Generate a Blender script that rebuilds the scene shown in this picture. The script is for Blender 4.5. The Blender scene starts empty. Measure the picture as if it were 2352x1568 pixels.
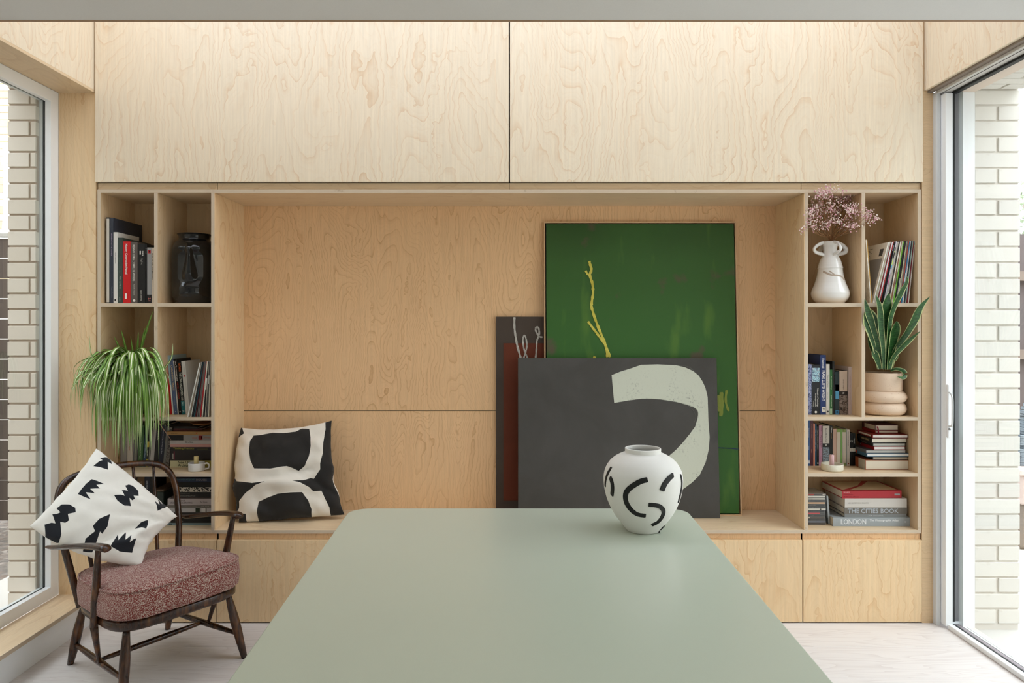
import bpy, bmesh, math, random
from mathutils import Vector, Matrix, noise
from mathutils.geometry import delaunay_2d_cdt
random.seed(11)
C = bpy.context.scene.collection
SC = bpy.context.scene
# ------------------------------------------------------------------ camera
F = 1600.0; EYE = 1.456; CX = 1170.0; CY = 745.0
cam = bpy.data.objects.new('camera', bpy.data.cameras.new('camera')); C.objects.link(cam)
cam.location = (0, 0, EYE); cam.rotation_euler = (math.pi/2, 0, 0)
cam.data.sensor_width = 36; cam.data.lens = F/2352*36
cam.data.shift_x = (1176-CX)/2352; cam.data.shift_y = (CY-784)/2352
cam.data.clip_start = 0.05
SC.camera = cam
# ------------------------------------------------------------------ light
w = bpy.data.worlds.new('World'); SC.world = w; w.use_nodes = True
wn = w.node_tree; wn.nodes.clear()
wo = wn.nodes.new('ShaderNodeOutputWorld'); bg = wn.nodes.new('ShaderNodeBackground')
tc = wn.nodes.new('ShaderNodeTexCoord'); sx = wn.nodes.new('ShaderNodeSeparateXYZ')
cr = wn.nodes.new('ShaderNodeValToRGB')
cr.color_ramp.elements[0].position = 0.0; cr.color_ramp.elements[0].color = (0.78, 0.83, 0.90, 1)
cr.color_ramp.elements[1].position = 0.7; cr.color_ramp.elements[1].color = (0.90, 0.96, 1.06, 1)
wn.links.new(tc.outputs['Generated'], sx.inputs[0]); wn.links.new(sx.outputs['Z'], cr.inputs[0])
wn.links.new(cr.outputs[0], bg.inputs[0]); wn.links.new(bg.outputs[0], wo.inputs[0])
bg.inputs[1].default_value = 5.3
sun = bpy.data.objects.new('sun', bpy.data.lights.new('sun', 'SUN')); C.objects.link(sun)
sun.data.energy = 1.0; sun.data.angle = math.radians(60); sun.data.color = (1, .97, .92)
sun.rotation_euler = (math.radians(28), math.radians(24), 0)
def portal(name, loc, rot, sx_, sy_):
    l = bpy.data.lights.new(name, 'AREA'); l.shape = 'RECTANGLE'; l.size = sx_; l.size_y = sy_
    l.cycles.is_portal = True
    o = bpy.data.objects.new(name, l); C.objects.link(o); o.location = loc; o.rotation_euler = rot
portal('skylight_portal', (0, 2.93, 3.34), (0, 0, 0), 4.04, 1.0)
portal('window_portal', (-2.3, 1.3, 1.37), (0, -math.pi/2, 0), 2.5, 4.2)
portal('door_portal', (2.2, .3, 1.3), (0, math.pi/2, 0), 2.6, 6.3)
SC.view_settings.view_transform = 'Standard'; SC.view_settings.look = 'None'
SC.view_settings.exposure = 0.14; SC.view_settings.gamma = 1.0
SC.view_settings.use_curve_mapping = False
# ------------------------------------------------------------------ helpers
def lin(c):
    if isinstance(c, str):
        c = [int(c[i:i+2], 16)/255 for i in (0, 2, 4)]
    return tuple((v/12.92 if v <= .04045 else ((v+.055)/1.055)**2.4) for v in c)
def PX(px, py, y):
    return Vector(((px-CX)*y/F, y, EYE-(py-CY)*y/F))
MATS = {}
def mat(col, rough=.55, spec=.4, name=None, metal=0):
    k = ('p', col, rough, spec, metal)
    if k in MATS: return MATS[k]
    m = bpy.data.materials.new(name or 'paint_'+str(col)); m.use_nodes = True
    b = m.node_tree.nodes['Principled BSDF']
    b.inputs['Base Color'].default_value = (*lin(col), 1)
    b.inputs['Roughness'].default_value = rough; b.inputs['Specular IOR Level'].default_value = spec
    b.inputs['Metallic'].default_value = metal
    MATS[k] = m; return m
class NT:
    def __init__(s, name):
        s.m = bpy.data.materials.new(name); s.m.use_nodes = True; s.t = s.m.node_tree
        s.b = s.t.nodes['Principled BSDF']
    def n(s, typ, ins={}, **props):
        nd = s.t.nodes.new('ShaderNode'+typ)
        for k, v in props.items(): setattr(nd, k, v)
        for k, v in ins.items():
            if hasattr(v, 'is_output'): s.t.links.new(v, nd.inputs[k])
            else: nd.inputs[k].default_value = v
        return nd
    def math(s, op, a, b=0.0, c=0.0):
        return s.n('Math', {0: a, 1: b, 2: c}, operation=op).outputs[0]
    def mix(s, f, a, b, blend='MIX'):
        nd = s.t.nodes.new('ShaderNodeMix'); nd.data_type = 'RGBA'; nd.blend_type = blend
        for i, v in ((0, f), (6, a), (7, b)):
            if hasattr(v, 'is_output'): s.t.links.new(v, nd.inputs[i])
            else: nd.inputs[i].default_value = (*v, 1) if isinstance(v, tuple) and len(v) == 3 else v
        return nd.outputs[2]
    def out(s, col=None, rough=None, spec=None, bump=None, bd=.002, bs=.3):
        if col is not None: s.t.links.new(col, s.b.inputs['Base Color'])
        if rough is not None:
            if hasattr(rough, 'is_output'): s.t.links.new(rough, s.b.inputs['Roughness'])
            else: s.b.inputs['Roughness'].default_value = rough
        if spec is not None: s.b.inputs['Specular IOR Level'].default_value = spec
        if bump is not None:
            bn = s.n('Bump', {'Height': bump, 'Distance': bd, 'Strength': bs})
            s.t.links.new(bn.outputs[0], s.b.inputs['Normal'])
        return s.m
    def ramp(s, f, stops):
        nd = s.n('ValToRGB', {0: f}); r = nd.color_ramp
        while len(r.elements) < len(stops): r.elements.new(.5)
        for e, (p, c) in zip(r.elements, stops): e.position = p; e.color = (*lin(c), 1) if len(c) != 4 else c
        return nd.outputs[0]
def ply_mat(name, base, line, axis='z', rings=9.0, strength=.55, sc=1.0, rough=.42, wob_=.055):
    k = NT(name)
    tcn = k.n('TexCoord'); oi = k.n('ObjectInfo')
    off = k.math('MULTIPLY', oi.outputs['Random'], 37.0)
    add = k.n('VectorMath', {0: tcn.outputs['Object'], 1: k.n('CombineXYZ', {0: off, 1: off, 2: off}).outputs[0]}, operation='ADD').outputs[0]
    # jagged wobble
    nz = k.n('TexNoise', {'Vector': add, 'Scale': 11.0, 'Detail': 2.5, 'Roughness': .55})
    wob = k.n('VectorMath', {0: nz.outputs['Color'], 1: (.5, .5, .5)}, operation='SUBTRACT').outputs[0]
    wob = k.n('VectorMath', {0: wob, 'Scale': wob_}, operation='SCALE').outputs[0]
    v = k.n('VectorMath', {0: add, 1: wob}, operation='ADD').outputs[0]
    s = {'z': (4.6*sc, 4.6*sc, 1.0*sc), 'x': (1.0*sc, 4.6*sc, 4.6*sc), 'y': (4.6*sc, 1.0*sc, 4.6*sc)}[axis]
    vs = k.n('VectorMath', {0: v, 1: s}, operation='MULTIPLY').outputs[0]
    n1 = k.n('TexNoise', {'Vector': vs, 'Scale': 1.0, 'Detail': 1.2, 'Roughness': .35, 'Distortion': .35}).outputs['Fac']
    r = k.math('FRACT', k.math('MULTIPLY', n1, rings*1.7))
    p = k.math('POWER', r, 7.0)
    r2 = k.math('FRACT', k.math('MULTIPLY', n1, rings*6.3))
    p2 = k.math('MULTIPLY', k.math('POWER', r2, 3.0), .22)
    st = k.n('TexNoise', {'Vector': add, 'Scale': 2.3, 'Detail': 2.0}).outputs['Fac']
    amp = k.n('MapRange', {0: st, 1: .35, 2: .65, 3: .35, 4: 1.0}).outputs[0]
    lines = k.math('MULTIPLY', k.math('ADD', p, p2), amp)
    fs = {'z': (120, 120, 5), 'x': (5, 120, 120), 'y': (120, 5, 120)}[axis]
    fv = k.n('VectorMath', {0: add, 1: fs}, operation='MULTIPLY').outputs[0]
    fine = k.n('TexNoise', {'Vector': fv, 'Scale': 1.0, 'Detail': 2.0}).outputs['Fac']
    broad = k.n('TexNoise', {'Vector': vs, 'Scale': .8, 'Detail': 2.0}).outputs['Fac']
    b = lin(base); l = lin(line)
    c0 = k.mix(k.math('MULTIPLY', broad, .35), b, tuple(x*.55+y*.45 for x, y in zip(b, l)))
    c1 = k.mix(k.math('MULTIPLY', lines, strength), c0, l)
    fl = k.n('MapRange', {0: fine, 1: .3, 2: .7, 3: .95, 4: 1.04}).outputs[0]
    c2 = k.mix(1.0, c1, k.n('CombineColor', {0: fl, 1: fl, 2: fl}).outputs[0], 'MULTIPLY')
    return k.out(c2, rough, .35)
def edge_mat(name, comp):
    k = NT(name); tcn = k.n('TexCoord'); g = k.n('SeparateXYZ', {0: tcn.outputs['Generated']}).outputs[comp]
    st = k.math('FRACT', k.math('MULTIPLY', g, 6.5))
    oc = k.n('VectorMath', {0: tcn.outputs['Object'], 1: (14, 14, 14)}, operation='MULTIPLY').outputs[0]
    nz = k.n('TexNoise', {'Vector': oc, 'Scale': 1.0, 'Detail': 5.0, 'Roughness': .7}).outputs['Fac']
    c = k.ramp(st, [(0.0, 'd2c1aa'), (.45, 'dccdb8'), (.55, 'bfa78b'), (1.0, 'cdbba3')])
    c = k.mix(k.n('MapRange', {0: nz, 1: .62, 2: .72, 3: 0.0, 4: .55}).outputs[0], c, lin('8d6f52'))
    return k.out(c, .6, .25)
PLY = ply_mat('birch_ply', 'ecd0a6', 'cb9458', 'z', 11, .5)
PLYU = ply_mat('birch_ply_lit', 'f1e4cc', 'd2a26a', 'z', 12, .5)  # same ply made paler, skylight brightness put into the colour
PLYN = ply_mat('birch_ply_niche', 'f0c99b', 'b67c48', 'z', 21, .6, 1.15, wob_=.035)  # same ply again, warm bounce light put into its base colour
PLYX = ply_mat('birch_ply_across', 'e4cca9', 'b98c5a', 'x', 8, .35)
PLYY = ply_mat('birch_ply_deep', 'e4cca9', 'b98c5a', 'y', 8, .35)
PLYS = ply_mat('birch_ply_shelf', 'dec29b', 'b58753', 'z', 6, .35)
EDH = edge_mat('ply_edge_flat', 2); EDV = edge_mat('ply_edge_upright', 0)
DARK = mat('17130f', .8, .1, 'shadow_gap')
def tag(o, label=None, cat=None, group=None, kind=None):
    if label: o['label'] = label
    if cat: o['category'] = cat
    if group: o['group'] = group
    if kind: o['kind'] = kind
    return o
def empty(name, loc=(0, 0, 0), rot=(0, 0, 0), **kw):
    o = bpy.data.objects.new(name, None); C.objects.link(o); o.location = loc; o.rotation_euler = rot
    o.empty_display_size = .05
    return tag(o, **kw)
def obj(name, me, parent=None, loc=(0, 0, 0), rot=(0, 0, 0), **kw):
    o = bpy.data.objects.new(name, me); C.objects.link(o); o.location = loc; o.rotation_euler = rot
    if parent: o.parent = parent
    return tag(o, **kw)
def wloc(parent, v):
    v = Vector(v)
    p = parent
    while p is not None: v = v-p.location; p = p.parent
    return v
def mesh(name, vs, fs, mats, mi=None, smooth=False, uvs=None):
    me = bpy.data.meshes.new(name); me.from_pydata([tuple(v) for v in vs], [], fs)
    for m in (mats if isinstance(mats, (list, tuple)) else [mats]): me.materials.append(m)
    if mi is not None: me.polygons.foreach_set('material_index', mi)
    if smooth: me.polygons.foreach_set('use_smooth', [True]*len(me.polygons))
    if uvs is not None:
        ul = me.uv_layers.new(name='UVMap')
        idx = [0]*len(me.loops); me.loops.foreach_get('vertex_index', idx)
        for i, vi in enumerate(idx): ul.data[i].uv = uvs[vi]
    me.update(); return me
BC = {}
def boxmesh(sx_, sy_, sz_, mats, bev=0.0, edge=None):
    """box centred on its origin; edge: material slot 1 on the -y face and (thin) ends"""
    key = (round(sx_, 5), round(sy_, 5), round(sz_, 5), tuple(id(m) for m in (mats if isinstance(mats, (list, tuple)) else [mats])), bev, edge)
    if key in BC: return BC[key]
    bm = bmesh.new(); bmesh.ops.create_cube(bm, size=1)
    bmesh.ops.scale(bm, vec=(sx_, sy_, sz_), verts=bm.verts)
    if bev: bmesh.ops.bevel(bm, geom=bm.edges[:], offset=bev, segments=1, affect='EDGES')
    me = bpy.data.meshes.new('box'); bm.normal_update()
    if edge:
        for f in bm.faces:
            if f.normal.y < -.9: f.material_index = 1
            if edge == 'all' and abs(f.normal.z) > .9: f.material_index = 1
    bm.to_mesh(me); bm.free()
    for m in (mats if isinstance(mats, (list, tuple)) else [mats]): me.materials.append(m)
    BC[key] = me; return me
def box(name, x0, x1, y0, y1, z0, z1, mats, parent=None, bev=0.0, edge=None, **kw):
    me = boxmesh(x1-x0, y1-y0, z1-z0, mats, bev, edge)
    c = ((x0+x1)/2, (y0+y1)/2, (z0+z1)/2)
    return obj(name, me, parent, wloc(parent, c) if parent else c, **kw)
def crom(pts, n=6, closed=False):
    P = [Vector(p) for p in pts]; out = []
    N = len(P); rng = range(N if closed else N-1)
    for i in rng:
        if closed: a, b, c, d = P[i-1], P[i], P[(i+1) % N], P[(i+2) % N]
        else: a, b, c, d = P[max(i-1, 0)], P[i], P[i+1], P[min(i+2, N-1)]
        for k in range(n):
            t = k/n
            out.append(.5*((2*b)+(c-a)*t+(2*a-5*b+4*c-d)*t*t+(3*b-a-3*c+d)*t**3))
    if not closed: out.append(P[-1].copy())
    return out
def tube_geo(pts, rad, seg=8, closed=False, flat=(1, 1), up=None):
    pts = [Vector(p) for p in pts]; N = len(pts)
    if not isinstance(rad, (list, tuple)): rad = [rad]*N
    vs, fs = [], []; t0 = (pts[1]-pts[0]).normalized()
    nrm = Vector(up) if up else (t0.orthogonal()); nrm = (nrm-t0*nrm.dot(t0)).normalized()
    for i in range(N):
        if closed: t = (pts[(i+1) % N]-pts[i-1]).normalized()
        else: t = (pts[min(i+1, N-1)]-pts[max(i-1, 0)]).normalized()
        nrm = (nrm-t*nrm.dot(t)).normalized(); bi = t.cross(nrm)
        for k in range(seg):
            a = 2*math.pi*k/seg
            vs.append(pts[i]+(nrm*math.cos(a)*flat[0]+bi*math.sin(a)*flat[1])*rad[i])
    for i in range(N if closed else N-1):
        j = (i+1) % N
        for k in range(seg):
            k2 = (k+1) % seg; fs.append((i*seg+k, i*seg+k2, j*seg+k2, j*seg+k))
    if not closed:
        fs.append(tuple(range(seg))[::-1]); fs.append(tuple((N-1)*seg+k for k in range(seg)))
    return vs, fs
def tube(name, pts, rad, m, parent=None, seg=8, loc=(0, 0, 0), **k2):
    tk = {k: k2.pop(k) for k in ('closed', 'flat', 'up') if k in k2}
    vs, fs = tube_geo(pts, rad, seg, **tk)
    return obj(name, mesh(name, vs, fs, m, smooth=True), parent, loc, **k2)
def interp(xs, n):
    out = []
    for i in range(n):
        t = i/(n-1)*(len(xs)-1); a = int(min(t, len(xs)-2)); out.append(xs[a]+(xs[a+1]-xs[a])*(t-a))
    return out
def lathe_geo(prof, seg=48, f=None):
    vs, fs = [], []; n = len(prof)
    for r, z in prof:
        for k in range(seg):
            a = 2*math.pi*k/seg; rr = r+(f(a, z, r) if f else 0); vs.append((rr*math.cos(a), rr*math.sin(a), z))
    for i in range(n-1):
        for k in range(seg):
            k2 = (k+1) % seg; fs.append((i*seg+k, i*seg+k2, (i+1)*seg+k2, (i+1)*seg+k))
    fs.append(tuple(range(seg))[::-1])
    if prof[-1][0] > 1e-4: fs.append(tuple((n-1)*seg+k for k in range(seg)))
    return vs, fs
def lathe(name, prof, m, parent=None, seg=48, loc=(0, 0, 0), f=None, **kw):
    vs, fs = lathe_geo(prof, seg, f)
    return obj(name, mesh(name, vs, fs, m, smooth=True), parent, loc, **kw)
def smoothprof(p, n=4):
    return [(v.x, v.y) for v in crom([Vector((a, b, 0)) for a, b in p], n)]
# text -> mesh, cached, unit height, returned with its width
TX = {}
def text_mesh(s, m, bold=0.0):
    key = (s, id(m), bold)
    if key in TX: return TX[key]
    cu = bpy.data.curves.new('t', 'FONT'); cu.body = s; cu.size = 1; cu.resolution_u = 2; cu.offset = bold
    to = bpy.data.objects.new('t', cu); me = bpy.data.meshes.new_from_object(to)
    bpy.data.objects.remove(to); bpy.data.curves.remove(cu)
    xs = [v.co.x for v in me.vertices] or [0, 1]; ys = [v.co.y for v in me.vertices] or [0, 1]
    x0, x1, y0, y1 = min(xs), max(xs), min(ys), max(ys)
    for v in me.vertices: v.co.x -= (x0+x1)/2; v.co.y -= (y0+y1)/2
    me.materials.clear(); me.materials.append(m)
    TX[key] = (me, x1-x0, y1-y0); return TX[key]
def put_text(parent, s, m, centre, length, height, vertical=True, bold=.012, name='spine_lettering', face='-y'):
    me, W, Hh = text_mesh(s, m, bold)
    o = bpy.data.objects.new(name, me); C.objects.link(o); o.parent = parent
    a, b = length/max(W, .01), height/max(Hh, .01)
    a = min(a, b*1.35); b = min(b, a*1.6)
    if vertical: R = Matrix(((0, b, 0, centre[0]), (0, 0, -1, centre[1]), (-a, 0, 0, centre[2]), (0, 0, 0, 1)))
    else: R = Matrix(((a, 0, 0, centre[0]), (0, 0, -1, centre[1]), (0, b, 0, centre[2]), (0, 0, 0, 1)))
    if face == '-x':   # spine that faces left, text running from back to front
        R = Matrix(((0, 0, -1, centre[0]), (-a, 0, 0, centre[1]), (0, b, 0, centre[2]), (0, 0, 0, 1)))
    o.matrix_local = R
    return o
# ------------------------------------------------------------------ room shell
XW = 2.023; YF = 3.4; YN = 3.767; YS = 3.71; ZT = 3.32
CEIL = 2.5; YC = 2.4
WHITE = mat('e6e3dd', .6, .3, 'white_wall_paint')
def ceiling_mat():
    k = NT('ceiling_paint'); tcn = k.n('TexCoord')
    nz = k.n('TexNoise', {'Vector': tcn.outputs['Object'], 'Scale': 260.0, 'Detail': 2.0}).outputs['Fac']
    c = k.mix(nz, lin('d8d8d6'), lin('dfdfdd')); return k.out(c, .7, .25, nz, .0006, .25)
CEILM = ceiling_mat()
ce = empty('ceiling', (0, -.55, CEIL), kind='structure')
box('ceiling_board', -2.6, 2.6, -3.5, YC-.012, CEIL, CEIL+.12, CEILM, ce)
box('ply_edging', -XW, XW, YC-.012, YC, CEIL-.002, CEIL+.12, mat('a5886b', .6), ce)
box('upstand', -XW, XW, YC-.03, YC-.002, CEIL+.121, ZT, WHITE, ce)
# skylight rooflight frame and pane above the joinery
def glass_mat(name='clear_glass', tint=(.93, .95, .94, 1)):
    m = bpy.data.materials.new(name); m.use_nodes = True; t = m.node_tree; t.nodes.clear()
    o = t.nodes.new('ShaderNodeOutputMaterial'); mx = t.nodes.new('ShaderNodeMixShader')
    tr = t.nodes.new('ShaderNodeBsdfTransparent'); gl = t.nodes.new('ShaderNodeBsdfGlossy'); lw = t.nodes.new('ShaderNodeLayerWeight'); pw = t.nodes.new('ShaderNodeMath'); fr = t.nodes.new('ShaderNodeMath')
    tr.inputs[0].default_value = tint; gl.inputs['Roughness'].default_value = .01
    lw.inputs[0].default_value = .5; pw.operation = 'POWER'; pw.inputs[1].default_value = 5.0
    fr.operation = 'MULTIPLY_ADD'; fr.inputs[1].default_value = .9; fr.inputs[2].default_value = .035
    t.links.new(lw.outputs['Facing'], pw.inputs[0]); t.links.new(pw.outputs[0], fr.inputs[0])
    t.links.new(fr.outputs[0], mx.inputs[0]); t.links.new(tr.outputs[0], mx.inputs[1]); t.links.new(gl.outputs[0], mx.inputs[2])
    t.links.new(mx.outputs[0], o.inputs[0]); return m
GLASS = glass_mat()
FRW = mat('f6f8f9', .35, .5, 'white_frame'); FRG = mat('dddfde', .4, .4, 'grey_frame'); GASK = mat('161718', .5, .3, 'black_gasket')
sk = empty('window_2', (0, 2.9, ZT), kind='structure')
box('window_frame', -XW, XW, YC-.03, YC+.03, ZT, ZT+.05, FRW, sk)
box('window_frame', -XW, XW, YF-.02, YF+.4, ZT, ZT+.05, FRW, sk)
box('window_pane', -XW, XW, YC+.03, YF-.02, ZT+.02, ZT+.035, glass_mat('dimmed_glass', (.67, .67, .68, 1)), sk)  # pane tinted darker to dim the light from above
# floor planks
def floor_mat():
    k = NT('white_oiled_fir'); tcn = k.n('TexCoord'); oi = k.n('ObjectInfo')
    off = k.math('MULTIPLY', oi.outputs['Random'], 23.0)
    v = k.n('VectorMath', {0: tcn.outputs['Object'], 1: k.n('CombineXYZ', {0: off, 1: off, 2: off}).outputs[0]}, operation='ADD').outputs[0]
    vs = k.n('VectorMath', {0: v, 1: (1.3, 11, 1)}, operation='MULTIPLY').outputs[0]
    n1 = k.n('TexNoise', {'Vector': vs, 'Scale': 1.0, 'Detail': 2.0, 'Distortion': .5}).outputs['Fac']
    r = k.math('POWER', k.math('FRACT', k.math('MULTIPLY', n1, 11.0)), 3.0)
    vo = k.n('TexVoronoi', {'Vector': k.n('VectorMath', {0: v, 1: (2.2, 4.5, 1)}, operation='MULTIPLY').outputs[0], 'Scale': 1.0}).outputs['Distance']
    kn = k.n('MapRange', {0: vo, 1: .02, 2: .07, 3: .45, 4: 0.0}).outputs[0]
    c = k.mix(k.math('MULTIPLY', r, .32), lin('ded7d2'), lin('b6a7a1'))
    c = k.mix(kn, c, lin('a08f88')); return k.out(c, .5, .3)
FLM = floor_mat()
fl = empty('floor', (0, 0, 0), kind='structure')
pl_w = .28; y = YF+.03; i = 0
while y > -3.4:
    y0 = y-pl_w+.0014
    if i % 2 == 0:
        box('plank', -2.14, 2.12, y0, y, -.03, 0, FLM, fl, bev=.0008)
    else:
        xs = (-2.14, -.3+.5*math.sin(i), 2.12)
        for a, b in zip(xs, xs[1:]): box('plank', a+.0006, b-.0006, y0, y, -.03, 0, FLM, fl, bev=.0008)
    y -= pl_w; i += 1
box('subfloor', -2.16, 2.14, -3.5, YF+.04, -.06, -.031, DARK, fl)
# walls that enclose the room out of view
wb = box('wall_back', -2.4, 2.4, -3.6, -3.5, 0, CEIL, WHITE, kind='structure')
wf = empty('wall_front', (0, YN, 0), kind='structure')
box('masonry', -2.2, 2.2, YN+.02, YN+.22, 0, ZT, DARK, wf)
wl = empty('wall_left', (-XW, 3, 0), kind='structure')
HZ = EYE+1.143; SOF = EYE+1.130     # lower edge of the side headers
WY0 = -.8                             # near end of the left window, pushed behind the camera for more side light
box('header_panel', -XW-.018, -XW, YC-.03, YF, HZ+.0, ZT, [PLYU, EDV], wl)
box('header_panel', -XW-.018, -XW, WY0, YC-.032, HZ, CEIL-.001, PLY, wl)
box('soffit_board', -2.20, -XW, WY0, YF, SOF, SOF+.0125, [PLYY, EDH], wl)
box('jamb_panel', -2.20, -2.0185, YF, YF+.018, 0, ZT, PLY, wl)
box('shadow_fillet', -XW-.001, -2.0135, YF+.03, YF+.06, 0, ZT, DARK, wl)  # near-black strip added so the open gap reads as shade
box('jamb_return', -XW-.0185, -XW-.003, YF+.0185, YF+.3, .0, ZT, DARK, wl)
box('sill_board', -2.20, -XW, WY0, YF, .121, .139, [PLYY, EDH], wl)
box('sill_edge', -XW-.0, -XW+.002, WY0, YF-.001, .121, .139, EDH, wl)
box('plinth', -2.20, -XW-.012, WY0, YF, 0, .120, FRW, wl)
box('upper_masonry', -2.30, -XW-.019, -3.5, YF, SOF+.02, ZT, WHITE, wl)
box('near_masonry', -2.30, -XW, -3.5, WY0-.001, 0, SOF+.019, WHITE, wl)
wr = empty('wall_right', (XW, 3, 0), kind='structure')
DY0 = -2.8  # near end of the door glazing, lengthened out of view for side light
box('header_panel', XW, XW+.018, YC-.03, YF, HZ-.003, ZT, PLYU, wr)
box('header_panel', XW, XW+.018, DY0, YC-.032, HZ-.003, CEIL-.001, PLY, wr)
box('header_edge', XW+.0185, XW+.045, DY0, YF, SOF-.0, SOF+.02, mat('8d8177', .6), wr)
box('jamb_panel', 2.0140, XW+.045, YF, YF+.018, 0, ZT, ply_mat('birch_ply_jamb', 'dcc09a', 'b08557', 'x', 14, .3, 2.2), wr)
box('shadow_fillet', 2.0105, XW+.001, YF+.03, YF+.06, 0, ZT, DARK, wr)  # dark filler, stands in for shade in the gap
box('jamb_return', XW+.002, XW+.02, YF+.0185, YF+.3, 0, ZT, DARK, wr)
box('upper_masonry', XW+.0185, XW+.19, -3.5, YF, SOF+.021, ZT, WHITE, wr)
box('near_masonry', XW, XW+.19, -3.5, DY0-.001, 0, SOF+.019, WHITE, wr)
# ---- left picture window
w1 = empty('window_1', (-2.23, 2.1, .139), kind='structure')
fz0, fz1 = .140, SOF-.001
def ring_frame(parent, xa, xb, y0, y1, z0, z1, t, m, nm):
    box(nm, xa, xb, y1-t, y1, z0, z1, m, parent, bev=.001); box(nm, xa, xb, y0, y0+t, z0, z1, m, parent, bev=.001)
    box(nm, xa, xb, y0+t, y1-t, z1-t, z1, m, parent, bev=.001); box(nm, xa, xb, y0+t, y1-t, z0, z0+t, m, parent, bev=.001)
ring_frame(w1, -2.2290, -2.2005, WY0, YF, fz0, fz1, .057, FRW, 'window_frame')
ring_frame(w1, -2.2425, -2.2291, WY0, YF, fz0, fz1, .053, GASK, 'gasket')
ring_frame(w1, -2.2580, -2.2426, WY0, YF, fz0, fz1, .055, mat('dfe1e0', .4, .4), 'outer_frame')
box('window_pane', -2.240, -2.232, WY0+.053, YF-.053, fz0+.053, fz1-.053, GLASS, w1)
# ---- right sliding door
d1 = empty('door_1', (2.12, 1.3, 0), kind='structure')
zd = SOF-.001
box('fixed_jamb', 2.068, 2.086, 3.372, 3.43, 0, zd, FRG, d1, bev=.001)
box('jamb_groove', 2.0861, 2.0885, 3.38, 3.42, 0, zd, GASK, d1)
box('door_stile', 2.0886, 2.1235, 3.335, 3.40, .012, zd-.02, FRW, d1, bev=.0015)
box('gasket', 2.1236, 2.1395, 3.345, 3.41, .03, zd-.02, GASK, d1)
box('glazing_bead', 2.1396, 2.160, 3.35, 3.405, .03, zd-.02, mat('8f8d93', .4, .4), d1)
box('outer_frame', 2.1601, 2.2180, 3.318, 3.42, 0, zd, mat('f2f5f6', .4, .4), d1, bev=.001)
box('head_frame', 2.068, 2.1235, DY0, 3.371, zd-.012, zd+.015, mat('d3d1cc', .4, .4), d1)
box('head_groove', 2.0865, 2.0885, DY0, 3.37, zd-.0135, zd-.0121, GASK, d1)
box('head_gasket', 2.1236, 2.150, DY0, 3.345, zd-.022, zd+.01, GASK, d1)
box('head_lining', 2.1501, 2.2180, DY0, 3.317, zd-.022, zd+.01, mat('d9c7b8', .5), d1)
box('sill_track', 2.098, 2.1235, DY0, 3.334, 0, .022, FRW, d1, bev=.002)
box('sill_gasket', 2.1236, 2.1395, DY0, 3.344, .0, .018, GASK, d1)
box('sill_bead', 2.1396, 2.160, DY0, 3.349, .0, .016, mat('8f8388', .4, .4), d1)
for a in (2.162, 2.178): box('sill_rib', a, a+.008, DY0, 3.317, .0, .018, FRW, d1)
box('sill_threshold', 2.1601, 2.2180, DY0, 3.317, -.02, .012, mat('d8cdc4', .5), d1)
box('window_pane', 2.127, 2.136, DY0, 3.345, .018, zd-.022, GLASS, d1)
# handle plate on the stile
hp = box('handle_plate', 2.0892, 2.1010, 3.318, 3.3348, EYE-(1005-CY)*3.33/F, EYE-(882-CY)*3.33/F, FRW, d1, bev=.003)
vs, fs = tube_geo(crom([(0, 0, -.09), (0, -.02, -.085), (0, -.024, -.04), (0, -.022, .05), (0, 0, .07)], 4), .0045, 8)
obj('pull_handle', mesh('pull_handle', vs, fs, FRG, smooth=True), hp, (0, -.009, .02))
vs, fs = lathe_geo([(.0048, 0), (.0048, .006), (.003, .008), (.0001, .008)], 16)
obj('key_cylinder', mesh('key_cylinder', vs, fs, mat('8e8f90', .3, .5, metal=1), smooth=True), hp, (0, -.0082, -.085), (math.pi/2, 0, 0))
def matte0(name, col):
    k = NT(name); tcn = k.n('TexCoord'); n1 = k.n('TexNoise', {'Vector': tcn.outputs['Object'], 'Scale': 6.0, 'Detail': 5.0}).outputs['Fac']
    l = lin(col); return k.out(k.mix(n1, tuple(v*.85 for v in l), tuple(v*1.12 for v in l)), .85, .2, n1, .01, .3)
# ------------------------------------------------------------------ brick outer walls
def brick_mat(name, a, b):
    k = NT(name); tcn = k.n('TexCoord'); oi = k.n('ObjectInfo')
    n1 = k.n('TexNoise', {'Vector': tcn.outputs['Object'], 'Scale': 30.0, 'Detail': 5.0}).outputs['Fac']
    c = k.mix(oi.outputs['Random'], lin(a), lin(b))
    c = k.mix(k.n('MapRange', {0: n1, 1: .6, 2: .75, 3: 0, 4: .25}).outputs[0], c, lin('b9ac9c'))
    return k.out(c, .8, .2, n1, .002, .3)
BRK = brick_mat('cream_brick', 'dad6cf', 'e2ded6'); BRL = brick_mat('cream_brick_shaded_side', 'ddd2c3', 'e6dccf')
MORT = mat('c9bfb2', .9, .1, 'mortar')
BH = .0655; YB = 3.32
def bricks(parent, x0, ztop, rows, first_full, m, cut=None):
    for i in range(rows):
        z = ztop-.075*i; full = (i % 2 == 0) == first_full
        segs = [(x0, x0+.215)] if full else [(x0, x0+.1), (x0+.1145-(.0045 if cut else 0), x0+.215)]
        for a, b in segs:
            if cut: a = max(a, cut[0]); b = min(b, cut[1])
            if b-a < .02: continue
            j = random.uniform(-.0008, .0008)
            box('brick', a+j, b+j, YB+random.uniform(-.001, .001), YB+.1, z-BH/2, z+BH/2, m, parent, bev=.0015)
wro = empty('wall_right_outer', (2.31, YB, 0), kind='structure')
bricks(wro, 2.219, 2.539, 34, True, BRK)
MORR = mat('d9d3ca', .9, .1)
box('mortar', 2.2185, 2.430, YB+.007, YB+.3, -.02, 3.2, MORR, wro)
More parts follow.
